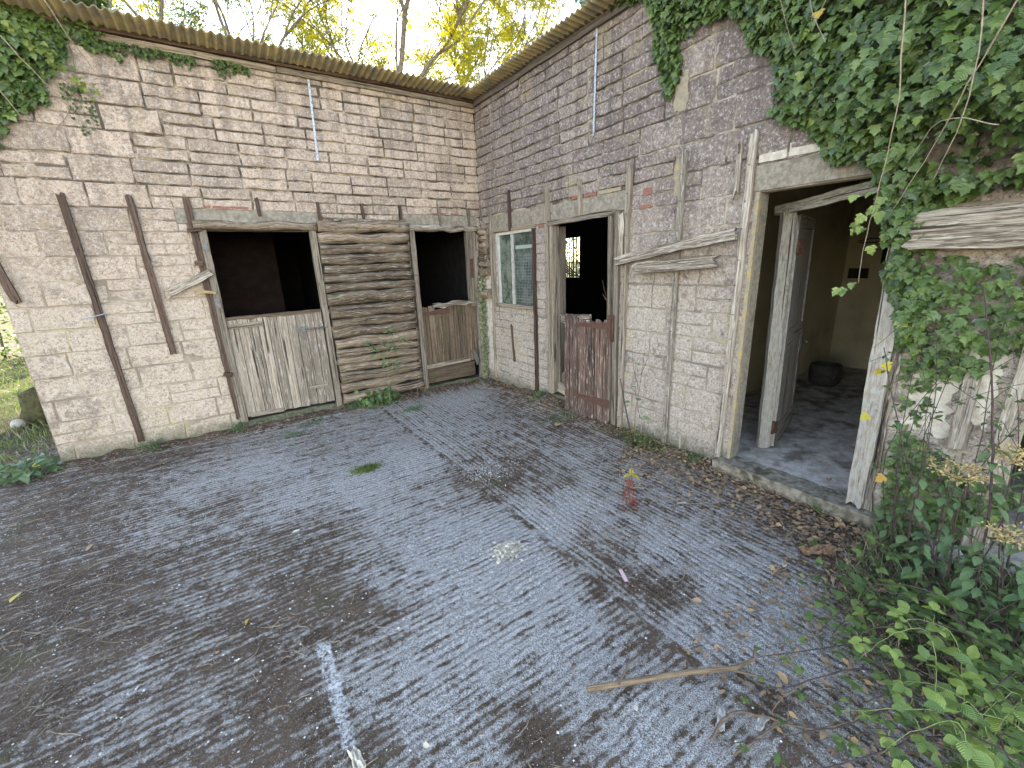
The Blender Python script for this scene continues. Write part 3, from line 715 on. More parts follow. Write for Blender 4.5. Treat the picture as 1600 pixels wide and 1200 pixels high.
# ------------------------------------------------------------------ battens on both walls
def batten(P, par, a0, z0, a1, z1, w_=.05, t=.03, mat=W_DARK, jag=.05, lift=.014, bend=0, nails=True):
    mb = MB(); nrm = V(P(0, 0, 1))-V(P(0, 0, 0)); L = abs(z1-z0)
    mb.plank(P(a0, z0, lift+t/2), P(a1, z1, lift+t/2), w_, t, nrm, jag, jag, seg=max(4, int(L/.12)), wob=.006, k=3, bend=bend)
    o = mb.build('batten', mat, par)
    if nails and L > .8:
        nb = MB(); z = min(z0, z1)+.15
        while z < max(z0, z1)-.1:
            u = (z-z0)/(z1-z0); a = a0+(a1-a0)*u
            p = V(P(a+R.uniform(-.006, .006), z, lift+t)); nb.tube([p-nrm*.01, p+nrm*.022+V((0, 0, -.004))], .0028, 5); z += R.uniform(.16, .25)
        nb.each('nail', M_RUST, o)
for q in ((5.02, 2.2, 4.93, 1.62, .06), (4.43, 2.60, 4.38, .08, .055), (3.95, 2.60, 3.92, .99, .055), (3.50, 2.61, 3.47, .14, .06)): batten(PL, LEFT, *q[:4], w_=q[4], jag=.04)
for a, z0, z1 in ((2.86, 2.41, 2.62), (2.23, 2.36, 2.60), (1.71, 2.38, 2.61), (1.22, 2.33, 2.61), (.66, 2.34, 2.60), (.2, 2.34, 2.61)): batten(PL, LEFT, a, z1, a-.005, z0, .035, .025, W_GREY if a < 1 else W_DARK, .02)
batten(PR, RIGHT, .84, 2.74, .85, 2.22, .04, .03, W_DARK, .03)
batten(PR, RIGHT, .35, 2.60, .30, .10, .035, .03, W_GREY, .03)
batten(PR, RIGHT, .07, 2.64, .1, 2.42, .03, .025, W_GREY, .03)
batten(PR, RIGHT, 1.64, 2.63, 1.67, .16, .065, .04, W_GREY, .03)
batten(PR, RIGHT, 1.37, 2.22, 1.375, .12, .04, .04, W_DARK, .01)
batten(PR, RIGHT, .78, .98, .83, .42, .025, .02, W_DARK, .05)
batten(PR, RIGHT, 2.19, 2.64, 2.21, 2.22, .045, .03, W_GREY, .02)
batten(PR, RIGHT, 2.87, 2.63, 2.86, .03, .055, .035, W_GREY, .03, bend=.01)
batten(PR, RIGHT, 3.44, 2.67, 3.43, -.02, .045, .032, W_PALE, .04)
batten(PR, RIGHT, 4.00, 2.66, 3.975, .0, .05, .034, W_PALE, .05, bend=-.008)
batten(PR, RIGHT, 3.90, 2.62, 3.905, 2.2, .035, .025, W_PALE, .12)
batten(PR, RIGHT, 5.36, 1.18, 5.36, .68, .06, .04, W_PALE, .05)
# galvanised strips
def strip(P, par, a0, z0, a1, z1, w_=.022):
    mb = MB(); p0 = V(P(a0, z0, .02)); p1 = V(P(a1, z1, .03)); nrm = V(P(0, 0, 1))-V(P(0, 0, 0))
    mb.plank(p0, p1, w_, .003, nrm, seg=10, wob=.0008, k=2)
    o = mb.build('metal_strap', M_GALV, par)
    h = MB(); d = (p1-p0); n = int(d.length/.04)
    for i in range(1, n): p = p0+d*i/n; h.tube([p+nrm*.0012, p+nrm*.0026], .0035, 8)
    h.build('hole', M_BLACK, o)
strip(PL, LEFT, 2.125, 3.89, 2.155, 3.05); strip(PR, RIGHT, 2.40, 3.90, 2.385, 3.0)

# ------------------------------------------------------------------ left range joinery
# big half door
fr = MB(); fr.plank((-3.42, -.02, 2.27), (-3.42, -.02, .09), .07, .09, (0, -1, 0), 0, .03, seg=18); fr.plank((-2.335, -.02, 2.28), (-2.335, -.02, .06), .065, .09, (0, -1, 0), 0, .02, seg=18)
fr.plank((-3.42, .05, 2.30), (-2.33, .05, 2.30), .07, .08, (0, -1, 0)); fr.each('door_frame_board', W_GREY, LEFT)
def door(par, P, a0, a1, z0, z1, npl, mat, jag, th=.022, d=.02, lean=0.0, name='half_door'):
    mb = MB(); nrm = V(P(0, 0, 1))-V(P(0, 0, 0)); wv = (a1-a0)/npl
    for i in range(npl):
        a = a0+wv*(i+.5); zz = z1-R.uniform(0, jag)
        mb.plank(P(a, zz, d+R.uniform(-.003, .003)), P(a, z0+R.uniform(0, .01), d+R.uniform(-.003, .003)), wv-.006, th, nrm, .025 if jag > .02 else .008, .01, seg=12, wob=.0015, k=3)
    return mb.build(name, mat, par)
d1 = door(LEFT, PL, 2.38, 3.385, .14, 1.32, 10, W_DOOR, .02, d=.028)
mb = MB(); mb.plank(PL(3.38, 1.235, .048), PL(3.03, 1.245, .048), .05, .02, (0, -1, 0), 0, .01); mb.plank(PL(3.35, .17, .048), PL(2.98, .165, .048), .045, .02, (0, -1, 0), 0, .01); mb.plank(PL(2.66, .385, .048), PL(2.44, .38, .048), .035, .018, (0, -1, 0)); mb.each('ledge', W_GREY, d1)
mb = MB(); mb.plank((-3.385, -.01, 1.315), (-2.38, -.01, 1.325), .05, .05, (0, -1, 0), seg=14); mb.build('top_rail', W_BROWN, d1)
mb = MB(); mb.plank(PL(2.70, 1.125, .044), PL(2.56, 1.125, .044), .07, .006, (0, -1, 0), wob=.0005); mb.tube([PL(2.60, 1.128, .058), PL(2.33, 1.122, .058)], .009, 8); mb.tube([PL(2.50, 1.128, .058), PL(2.50, 1.10, .075)], .007, 6)
mb.plank(PL(2.40, 1.14, .044), PL(2.40, 1.09, .044), .03, .01, (0, -1, 0), wob=.0005); mb.each('bolt', M_IRON, d1)
mb = MB(); mb.plank(PL(2.62, 1.09, .047), PL(2.62, .99, .047), .03, .004, (0, -1, 0), wob=.0005); mb.build('latch_plate', M_IRON, d1)
mb = MB(); pts = [(-3.49+1.2*i/12, -.05+.006*sin(i*1.3), 2.318+.008*sin(i*.9)) for i in range(13)]; mb.tube(pts, [.047+.008*sin(i*1.1) for i in range(13)], 12, rough=.12); mb.build('door_head_log', W_LOG, LEFT)
# frame hinge leftovers
mb = MB(); mb.box((-3.44, -.075, 1.45), (-3.40, -.067, 1.56)); mb.box((-3.44, -.075, 2.05), (-3.40, -.067, 2.15)); mb.box((-2.35, -.073, 1.40), (-2.33, -.066, 1.43)); mb.each('hinge', M_IRON, LEFT)
# short broken planks left of the door
mb = MB(); mb.plank((-3.86, -.075, 1.63), (-3.42, -.085, 1.84), .085, .03, (0, -1, .1), .10, .03, seg=14, wob=.012, k=6); mb.build('broken_plank', W_ROT, LEFT)
mb = MB(); mb.plank((-3.62, -.07, 1.655), (-3.42, -.07, 1.62), .035, .025, (0, -1, 0), .06, .0, seg=6, wob=.006); mb.build('wood_splinter', W_YEL, LEFT)
mb = MB(); mb.plank((-3.56, -.06, 2.265), (-3.42, -.07, 2.28), .04, .05, (0, -1, 0), .02, 0, seg=4); mb.plank((-3.53, -.065, .72), (-3.43, -.07, .69), .04, .04, (0, -1, 0), .02, .01, seg=4, wob=.008); mb.plank((-3.55, -.05, 1.94), (-3.47, -.06, 1.93), .05, .03, (0, -1, 0), .01, .01, seg=4); mb.each('nailed_block', W_DARK, LEFT)
mb = MB(); mb.plank((-4.55, -.10, 1.44), (-4.36, -.05, 1.48), .02, .003, (0, -.3, 1), .02, 0, seg=4, wob=.003); mb.build('metal_bracket', M_GALV, LEFT)
# log cladding
zb = .13
R2 = random.Random(5)
def logrow(x0, x1, z, r, y=-.035):
    mb = MB(); n = 16; ph = R2.uniform(0, 6)
    pts = [(x0+(x1-x0)*i/n, y-r*.3, z+.008*sin(ph+i*.5)+.004*R2.uniform(-1, 1)) for i in range(n+1)]
    rad = [r*(1+.10*sin(ph*2+i*.7)+R2.uniform(-.07, .07)) for i in range(n+1)]
    mb.tube(pts, rad, 18, rough=.055, flat=1.0, rnd=R2.random()); return mb.build('cladding_log', W_LOG, LEFT)
mb = MB(); mb.box((-2.29, -.018, .03), (-1.15, -.0165, 2.36)); mb.build('log_gap_shade', M_BLACK, LEFT)  # black sheet added behind the logs, paints the shade in their gaps
z = .10
while z < 2.36:
    r = R2.uniform(.050, .072) if not (1.15 < z < 1.45) else .085
    z += r; logrow(-2.285+R2.uniform(-.01, .015), -1.16+R2.uniform(-.02, .02), z, r*.97, -.035-R2.uniform(0, .025)); z += r*1.0
# top bark slab
mb = MB(); mb.plank((-2.24, -.07, 2.40), (-1.1, -.06, 2.38), .05, .05, (0, -1, 0), .2, .1, seg=20, wob=.02, k=5); mb.build('split_log', W_ROT, LEFT)
# small half door at the corner
fr = MB(); fr.plank((-1.095, -.02, 2.28), (-1.095, -.02, .06), .07, .09, (0, -1, 0), 0, .03, seg=18); fr.plank((-.215, -.02, 2.28), (-.215, -.02, 1.2), .10, .09, (0, -1, 0), 0, .02, seg=12); fr.plank((-.14, -.03, 2.28), (-.14, -.03, .06), .04, .06, (0, -1, 0), 0, .02, seg=12)
fr.each('door_frame_board', W_GREY, LEFT)
mb = MB(); pts = [(-1.17+1.08*i/10, -.045, 2.315+.006*sin(i*1.9)) for i in range(11)]; mb.tube(pts, [.042+.008*sin(i*2.1) for i in range(11)], 12, rough=.25); mb.build('door_head_log', W_ROT, LEFT)
d2 = door(LEFT, PL, .17, 1.05, .36, 1.27, 9, W_BROWN, .05, d=.03)
mb = MB(); mb.plank(PL(1.05, .24, .028), PL(.24, .24, .028), .22, .022, (0, -1, 0), .01, .02, seg=12); mb.build('kick_board', W_BROWN, d2)
mb = MB(); mb.plank(PL(1.08, .385, .052), PL(.33, .40, .052), .06, .022, (0, -1, 0), 0, .02); mb.each('ledge', W_GREY, d2)
mb = MB(); mb.plank(PL(1.07, 1.16, .047), PL(.62, 1.165, .047), .06, .012, (0, -1, 0), 0, .01); mb.each('strap_hinge', M_RUST, d2)
mb = MB(); mb.plank((-.9, -.05, 1.265), (-.18, -.05, 1.275), .055, .05, (0, -1, 0), .06, .04, seg=20, wob=.03, k=5); mb.build('rotten_top_rail', W_ROT, d2)
mb = MB(); mb.box((-.245, -.074, 1.62), (-.19, -.066, 1.9)); mb.each('hinge', M_RUST, LEFT)
mb = MB(); mb.plank((-.30, -.07, .55), (-.20, -.07, .30), .06, .02, (0, -1, 0), .04, .04, seg=6, wob=.012); mb.build('hasp', M_IRON, d2)
# log stubs in the corner of the right wall
z = 1.70
for i in range(7):
    r = R2.uniform(.045, .06)
    mb = MB(); pts = [(-.05-.012*sin(i+k), -.05-.045*k, z+.004*R2.uniform(-1, 1)) for k in range(6)]
    mb.tube(pts, [r*(1+R2.uniform(-.1, .1)) for _ in pts], 12, rough=.2, flat=.8, rnd=R2.random()); mb.build('log_stub', W_LOG, RIGHT); z += r*1.9
mb = MB(); mb.tube([(-.06, -.06-.05*k, 1.38) for k in range(6)], .07, 12, rough=.2); mb.build('log_stub', W_LOG, RIGHT)

# ------------------------------------------------------------------ right range joinery
# window
WF = MB()
for a0, z0, a1, z1, wd in ((.47, 2.22, .47, 1.24, .05), (1.345, 2.22, 1.345, 1.24, .045), (.83, 2.19, .83, 1.26, .04)): WF.plank(PR(a0, z0, -.02), PR(a1, z1, -.02), wd, .05, (-1, 0, 0), seg=10, wob=.001)
WF.plank(PR(.45, 2.215, -.018), PR(1.37, 2.215, -.018), .05, .054, (-1, 0, 0), wob=.001)
wf = WF.build('window', W_WHITE, RIGHT)
mb = MB(); mb.plank(PR(.42, 1.235, .0), PR(1.38, 1.235, .0), .05, .09, (-1, 0, 0), seg=14, wob=.004); mb.build('sill', W_GREY, wf)
mb = MB(); mb.plank(PR(.43, 2.245, .0), PR(1.39, 2.245, .0), .035, .06, (-1, 0, 0), seg=14, wob=.002); mb.build('head_board', mat_wood('wood_tan', (.40, .29, .19), (.2, .14, .1)), wf)
def mat_glass(name, tint, dirtc, amt):
    m = NT(name); p = m.pos(); n1 = m.noise(p, 5, 6, .75); n2 = m.noise(p, 40, 3, .6)
    m.put(m.b.inputs['Base Color'], m.mix(m.step(m.math('ADD', n1, m.math('MULTIPLY', n2, .2)), .5, .7), tint, dirtc)); m.b.inputs['Roughness'].default_value = .12
    m.b.inputs['Specular IOR Level'].default_value = .6
    gl = m.n('ShaderNodeBsdfTransparent'); ms = m.n('ShaderNodeMixShader'); m.put(ms.inputs[0], m.step(n1, .3, .65, amt, .97))
    m.L.new(gl.outputs[0], ms.inputs[1]); m.L.new(m.b.outputs[0], ms.inputs[2]); m.L.new(ms.outputs[0], m.t.nodes['Material Output'].inputs[0]); return m.m
mb = MB(); mb.box((.018, -.812, 1.262), (.024, -.493, 2.192)); mb.build('pane', mat_glass('dirty_glass', (.075, .09, .07), (.19, .21, .165), .8), wf)
mb = MB(); mb.box((.018, -1.325, 1.262), (.024, -.848, 2.192)); mb.build('pane', mat_glass('dirty_wired_glass', (.06, .075, .06), (.14, .155, .125), .8), wf)
mb = MB()
for i in range(1, 13): mb.tube([(.014, -.848-.477*i/13, 1.262), (.014, -.848-.477*i/13, 1.93)], .0016, 4)
for i in range(1, 18): mb.tube([(.0135, -.85, 1.262+.68*i/18), (.0135, -1.323, 1.262+.68*i/18)], .0016, 4)
mb.build('wire_mesh', mat_simple('wire', (.30, .33, .33), (.22, .25, .25), 50, .6, 0), wf)
mb = MB(); mb.box((.010, -1.30, 1.99), (.0165, -.90, 2.035)); mb.build('tape_strip', mat_simple('tape', (.3, .34, .3), (.26, .3, .26), 30, .6, 0), wf)
mb = MB(); mb.plank(PR(.40, 2.25, .016), PR(.40, 1.2, .016), .05, .03, (-1, 0, 0)); mb.build('side_board', W_GREY, wf)
# left narrow door frame
fr = MB(); fr.plank(PR(1.735, 2.22, .03), PR(1.745, .2, .03), .045, .07, (-1, 0, 0), seg=16); fr.plank(PR(1.78, 2.2, -.06), PR(1.78, .2, -.06), .05, .10, (-1, 0, 0), seg=16)
fr.plank(PR(2.665, 2.27, .03), PR(2.70, .08, .03), .05, .07, (-1, 0, 0), seg=16); fr.plank(PR(2.735, 2.26, .02), PR(2.77, .05, .02), .06, .05, (-1, 0, 0), seg=16)
fr.plank(PR(1.68, 2.245, .045), PR(2.70, 2.255, .045), .06, .06, (-1, 0, 0), .02, 0, seg=14, wob=.004); dfc = fr.each('door_frame_board', W_GREY, RIGHT)
mb = MB(); mb.plank(PR(2.80, 2.24, .035), PR(2.805, 1.75, .035), .07, .05, (-1, 0, 0), .02, .06, seg=10, wob=.014, k=4); mb.build('split_post', W_ROT, RIGHT)
# rotten half door swung a little out
hx, hy = -.05, -2.72; ang = radians(9); ux, uy = -sin(ang), cos(ang)
def PD(a, z, d): return (hx+ux*a-uy*d, hy+uy*a+ux*d, z)     # a from the hinge to the free edge
mb = MB(); nr = V(PD(0, 0, 1))-V(PD(0, 0, 0))
for i, (a, w_, t0) in enumerate(((.05, .085, 1.21), (.15, .1, 1.20), (.27, .115, 1.18), (.385, .1, 1.19), (.50, .11, 1.22), (.60, .07, 1.24))):
    mb.plank(PD(a, t0, .0), PD(a, .02+R.uniform(0, .02), 0), w_, .024, nr, .03, .03, seg=12, wob=.003, k=3)
hd = mb.build('half_door', W_RED, RIGHT)
mb = MB(); mb.plank(PD(.0, 1.14, .02), PD(.47, 1.13, .02), .075, .008, nr, 0, .0, seg=8, taper=.45, wob=.001); mb.plank(PD(.02, 1.26, .022), PD(.02, 1.0, .022), .045, .012, nr, seg=4, wob=.001); mb.tube([PD(-.02, 1.26, .02), PD(-.02, .98, .02)], .013, 8)
mb.each('strap_hinge', M_RUST, hd)
mb = MB(); mb.plank(PD(.0, .28, .02), PD(.50, .30, .02), .10, .008, nr, 0, .02, seg=8, taper=.3, wob=.002); mb.each('strap_hinge', M_RUST, hd)
mb = MB(); mb.plank(PD(.30, 1.19, -.03), PD(.74, 1.17, -.03), .09, .04, nr, 0, .06, seg=12, wob=.02, k=5); mb.each('ledge', W_ROT, hd)
mb = MB(); mb.plank(PR(1.76, .27, -.01), PR(2.45, .18, -.01), .13, .03, (-1, 0, 0), .03, .02, seg=10, wob=.006); mb.build('threshold_board', W_GREY, RIGHT)
mb = MB(); mb.plank(PR(1.80, .34, -.05), PR(2.50, .98, -.05), .12, .03, (-1, 0, 0), .02, .02, seg=10, wob=.004); mb.build('door_brace', W_BROWN, RIGHT)
# broken boards nailed across the battens
mb = MB(); mb.plank((-.10, -2.78, 1.79), (-.12, -3.99, 1.965), .085, .03, (-1, 0, .15), .12, .01, seg=30, wob=.006, k=8, bend=-.005); mb.build('broken_board', W_ROT, RIGHT)
mb = MB(); mb.plank((-.095, -3.0, 1.72), (-.10, -3.88, 1.765), .10, .035, (-1, 0, .1), .06, .07, seg=24, wob=.007, k=8); mb.build('broken_board', W_ROT, RIGHT)
# painted room doorway
mb = MB(); mb.box((-.016, -4.075, .1), (.02, -4.045, 2.245)); mb.build('door_jamb', M_OCHRE, RIGHT)
mb = MB(); mb.box((.021, -4.072, .1), (.125, -4.045, 2.245)); mb.build('door_reveal', M_LINTEL, RIGHT)
fr = MB()
fr.plank((.42, -4.09, 2.115), (.44, -4.12, .12), .095, .06, (-.7, -.7, 0), 0, .02, seg=20, wob=.004)
fr.plank((-.01, -4.92, 2.18), (-.03, -4.975, .11), .10, .06, (-1, 0, 0), 0, .05, seg=20, wob=.007)
fr.plank((.44, -3.99, 2.135), (.03, -4.93, 2.205), .075, .05, (-.9, -.4, 0), .01, .01, seg=16, wob=.005)
dfd = fr.each('door_frame_board', W_PAINT, RIGHT)
mb = MB(); mb.plank((.01, -5.00, 1.45), (.0, -5.03, .08), .06, .06, (-1, 0, 0), .08, .03, seg=16, wob=.014, k=5); mb.build('split_post', W_ROT, RIGHT)
# panelled door swung into the room
h0 = V((.475, -4.175, .14)); h1 = V((1.24, -3.985, .14)); dd = (h1-h0).normalized(); sn = V((-dd.y, dd.x, 0))
def PDr(a, z, d): q = h0+dd*a-sn*d; return (q.x+.0*z, q.y+.022*(z-.14), z)
mb = MB(); nr = -sn
for a, w_ in ((.035, .09), (.745, .085)): mb.plank(PDr(a, 2.09, 0), PDr(a, .15, 0), w_, .042, nr, seg=12, wob=.001)
for z_, w_ in ((2.05, .1), (1.1, .16), (.24, .2)): mb.plank(PDr(.08, z_, 0), PDr(.705, z_, 0), w_, .04, nr, seg=6, wob=.001)
for i in range(7): mb.plank(PDr(.125+i*.09, 1.02, .004), PDr(.125+i*.09, .33, .004), .087, .02, nr, seg=6, wob=.001)
mb.plank(PDr(.39, 2.0, .0), PDr(.39, 1.18, .0), .62, .014, nr, seg=4, wob=.001)
pd = mb.build('panelled_door', W_BLUE, RIGHT)
mb = MB()
for z_ in (1.85, .33): mb.tube([(.452, -4.178, z_-.06), (.452, -4.178, z_+.06)], .011, 8); mb.plank((.475, -4.192, z_-.055), (.475, -4.192, z_+.055), .04, .004, (-.2, -1, 0), wob=.0005)
mb.each('hinge', M_RUST, pd)
mb = MB(); q = V(PDr(.72, 1.0, .03)); mb.plank(q+V((0, 0, .08)), q-V((0, 0, .08)), .04, .006, nr, wob=.0005); mb.tube([q, q+nr*.05, q+nr*.05-dd*.09], .009, 8); mb.build('handle', M_IRON, pd)
# beam over the next opening
mb = MB(); mb.plank((-.08, -4.96, 1.90), (-.09, -6.4, 1.92), .20, .12, (-1, 0, 0), .05, .05, seg=34, wob=.008, k=10); mb.build('rotten_beam', W_ROT, RIGHT)
mb = MB(); mb.plank(PR(5.54, 1.76, .02), PR(5.52, .1, .02), .06, .06, (-1, 0, 0), seg=14, wob=.004); mb.each('door_frame_board', W_PALE, RIGHT)
# far window of the corner room
mb = MB()
for i in range(7): mb.tube([(4.30, 2.46+.14*i, 1.40), (4.30, 2.46+.14*i, 2.38)], .011, 5)
for z_ in (1.78, 1.95, 2.13): mb.tube([(4.30, 2.46, z_), (4.30, 3.30, z_)], .011, 5)
for k in range(4): mb.tube([(4.28, 2.48+.1*k, 1.42), (4.28, 3.2+.06*k, 1.84-.02*k)], .017, 5)
gw = mb.each('grille_bar', M_BLACK, RIGHT)

# things inside the painted room
hp = thing('wall_hoop', 'black wire hoop on a small dark board high on the cream room wall', 'hoop', (4.24, -3.75, 1.75))
mb = MB(); mb.box((4.225, -3.95, 1.62), (4.256, -3.62, 1.90)); mb.build('backboard', M_BLACK, hp)
mb = MB(); mb.tube([(4.05+.17*cos(t*pi/10), -3.57+.17*sin(t*pi/10), 1.93+.03*cos(t*pi/10)) for t in range(21)], .008, 6); mb.tube([(4.2, -3.62, 1.9), (4.16, -3.66, 1.93)], .008, 6); mb.build('rim', M_BLACK, hp)
mb = MB(); mb.box((4.222, -3.50, 1.42), (4.256, -3.27, 1.56)); mb.box((4.214, -3.49, 1.43), (4.221, -3.28, 1.55))
tag(mb.build('wall_box', M_BLACK, loc=(4.24, -3.38, 1.49)), 'small flat black box fixed to the cream wall below the hoop', 'box')
dr = thing('feed_tub', 'dark round ridged tub standing on the dirty floor of the cream room', 'tub', (3.0, -3.62, .12))
mb = MB(); N = 24; prof = [(.13, .0), (.165, .05), (.18, .12), (.172, .13), (.18, .14), (.185, .21), (.17, .27), (.16, .28), (.15, .27), (.145, .2), (.12, .03)]
q = mb.add([(3.0+r_*cos(2*pi*k/N), -3.62+r_*sin(2*pi*k/N), .12+z_) for r_, z_ in prof for k in range(N)])
for i in range(len(prof)-1):
    for k in range(N): mb.face([q+i*N+k, q+i*N+(k+1) % N, q+(i+1)*N+(k+1) % N, q+(i+1)*N+k], None, .5, True)
mb.face([q+(len(prof)-1)*N+k for k in range(N)]); mb.face([q+k for k in range(N)][::-1])
mb.build('tub_body', mat_simple('dark_tub', (.035, .035, .032), (.06, .055, .05), 20, .7, .002), dr)
mb = MB(); mb.tube([(3.0+.165*cos(t*pi/8), -3.62+.165*sin(t*pi/8)*.2-.16, .30-.08*sin(t*pi/8)) for t in range(9)], .006, 6); mb.build('handle', M_IRON, dr)
#PART2
# ------------------------------------------------------------------ plants
def inside(poly, a, z):
    c = False; n = len(poly)
    for i in range(n):
        x0, y0 = poly[i]; x1, y1 = poly[(i+1) % n]
        if (y0 > z) != (y1 > z) and a < (x1-x0)*(z-y0)/(y1-y0)+x0: c = not c
    return c
def edge_dist(poly, a, z):
    m = 9
    for i in range(len(poly)):
        x0, y0 = poly[i]; x1, y1 = poly[(i+1) % len(poly)]; dx, dy = x1-x0, y1-y0
        t = max(0, min(1, ((a-x0)*dx+(z-y0)*dy)/(dx*dx+dy*dy+1e-9))); m = min(m, sqrt((a-x0-dx*t)**2+(z-y0-dy*t)**2))
    return m
def ivy_leaf(mb, p, out, size, rnd, down=None):
    d = V((R.gauss(0, .45), R.gauss(0, .45), -1)) if down is None else V(down)
    d = d+out*R.uniform(.1, .7)
    nrm = out+V((R.gauss(0, .35), R.gauss(0, .35), R.uniform(.1, .9)))
    mb.leaf(p, d, nrm, size, size*R.uniform(.95, 1.2), IVY, fold=R.uniform(.05, .35), droop=R.uniform(.0, .3), rnd=rnd, lobes=IVYL)
def ivy_sheet(mb, P, poly, n, thick, smin, smax):
    """clumpy layers of leaves over a wall polygon"""
    a0 = min(q[0] for q in poly); a1 = max(q[0] for q in poly); z0 = min(q[1] for q in poly); z1 = max(q[1] for q in poly)
    out = (V(P(0, 0, 1))-V(P(0, 0, 0))); k = 0; tries = 0
    while k < n and tries < n*12:
        tries += 1
        a = R.uniform(a0, a1); z = R.uniform(z0, z1)
        ja, jz = a+.06*noise.noise(V((a*5, z*5, 3))), z+.08*noise.noise(V((a*5, z*5, 8)))
        if not inside(poly, ja, jz): continue
        ed = edge_dist(poly, ja, jz)
        cl = noise.noise(V((a*3.3, z*3.3, 11)))*.5+noise.noise(V((a*9, z*9, 12)))*.25
        T = thick(a, z) if callable(thick) else thick
        T *= min(1, .25+ed*3)*(1+1.1*cl)
        u = R.random()**.6
        if cl < -.15 and R.random() < .7: continue
        p = V(P(a, z, .02+max(.01, T)*u))
        ivy_leaf(mb, p, out, R.uniform(smin, smax)*(1.1-.35*(1-u)), min(.999, max(0, .15+.6*u*R.random()+.25*cl+R.gauss(0, .1))))  # inner leaves toned darker, depth shade put into the leaf colour
        k += 1
def vine(pts, r, par, mat=None, name='vine_stem', n=6):
    mb = MB(); P_ = [V(p) for p in pts]; S = []
    for i in range(len(P_)-1):
        for k in range(5):
            t = k/5; a = P_[max(i-1, 0)]; b_ = P_[i]; c = P_[i+1]; d = P_[min(i+2, len(P_)-1)]
            S.append(.5*((2*b_)+(c-a)*t+(2*a-5*b_+4*c-d)*t*t+(3*b_-a-3*c+d)*t**3)+V((R.gauss(0, .002), R.gauss(0, .002), R.gauss(0, .002))))
    S.append(P_[-1]); N = len(S); mb.tube(S, [r*(1-.7*i/N) for i in range(N)], n); return mb.build(name, mat or M_PSTEM, par), S

# main ivy over the right end of the right range
iv = thing('ivy', 'thick dark green ivy hanging over the right end of the block wall', 'ivy', (-.1, -5.4, 0))
poly = [(2.15, 4.2), (2.45, 4.02), (2.85, 3.93), (3.02, 3.82), (3.10, 3.62), (3.14, 3.35), (3.22, 3.08), (3.30, 3.05), (3.34, 3.2), (3.36, 3.45), (3.5, 3.52), (3.6, 3.45), (3.72, 3.5), (3.86, 3.28), (3.98, 3.12), (4.08, 3.0), (4.12, 2.72), (4.3, 2.62), (4.42, 2.5), (4.5, 2.35), (4.72, 2.3), (4.80, 2.12), (4.84, 1.9), (4.90, 1.7), (4.96, 1.55), (5.0, 1.35), (5.15, 1.3), (5.12, 1.75), (5.05, 2.08), (5.5, 2.08), (6.6, 2.2), (6.6, 4.5), (2.3, 4.5)]
mb = MB()
ivy_sheet(mb, PR, poly, 21000, lambda a, z: .05+.11*max(0, a-3.3)+.10*max(0, z-3)+(.1 if a > 4.6 and z > 2.1 else 0), .03, .066)
mb.build('foliage', L_IVY, iv)
mb = MB(); ivy_sheet(mb, PR, [(4.95, 1.75), (5.0, 1.35), (5.15, 1.05), (5.5, 1.25), (5.8, 1.3), (6.5, 1.2), (6.5, 1.78)], 1100, .13, .03, .06)
ivy_sheet(mb, PR, [(5.0, 1.3), (5.06, .95), (5.15, .6), (5.22, .9), (5.2, 1.3)], 90, .06, .025, .045)
ivy_sheet(mb, PR, [(5.10, .75), (5.08, .15), (5.4, .1), (5.7, .5), (5.3, .6)], 300, .16, .03, .055)
mb.build('lower_foliage', L_IVY, iv)
def over_roof(mb, n, x0, x1, y0, y1, zf, h):
    for _ in range(n):
        x = R.uniform(x0, x1); y = R.uniform(y0, y1); c = noise.noise(V((x*2.5, y*2.5, 4)))
        p = V((x, y, zf(x, y)+R.random()**.7*h*(1+1.2*c))); ivy_leaf(mb, p, V((-.3, -.3, .6)).normalized(), R.uniform(.05, .09), R.random(), (R.gauss(0, .6), R.gauss(0, .6), -.5))
mb = MB(); over_roof(mb, 3200, -.3, 1.0, -6.6, -2.35, lambda x, y: 3.98-.04*x, .42); mb.build('roof_foliage', L_IVY, iv)
for pts, r in (([(-.75, -4.98, 3.3), (-.62, -4.93, 2.9), (-.55, -4.95, 2.5), (-.42, -4.90, 2.15), (-.36, -4.86, 1.85), (-.34, -4.86, 1.63)], .006),
               ([(-.8, -5.12, 3.1), (-.72, -5.22, 2.7), (-.6, -5.2, 2.35), (-.5, -5.12, 2.1)], .006),
               ([(-.85, -5.35, 2.7), (-.7, -5.22, 2.45), (-.5, -5.08, 2.2), (-.42, -4.97, 2.0)], .005),
               ([(-.6, -5.7, 2.3), (-.55, -5.62, 1.9), (-.5, -5.58, 1.55), (-.45, -5.56, 1.3)], .005),
               ([(-.6, -4.55, 3.35), (-.52, -4.48, 3.1), (-.55, -4.6, 2.85)], .005), ([(-.6, -4.7, 3.3), (-.55, -4.6, 3.1), (-.5, -4.5, 2.95)], .006),
               ([(-.5, -5.3, 2.3), (-.55, -5.12, 2.36), (-.45, -5.0, 2.2)], .004), ([(-.5, -4.2, 3.5), (-.35, -4.25, 3.2), (-.2, -4.3, 2.95)], .004)):
    vine(pts, r*.62, iv)
mb = MB()
for c, n in (((-.36, -4.88, 2.02), 9), ((-.34, -4.86, 1.62), 4), ((-.30, -4.84, 1.92), 7)):
    for _ in range(n): ivy_leaf(mb, V(c)+V((R.gauss(0, .04), R.gauss(0, .05), R.gauss(0, .035))), V((-1, .2, .2)), R.uniform(.045, .06), R.uniform(.7, .97))
mb.build('young_shoot', L_IVY, iv)
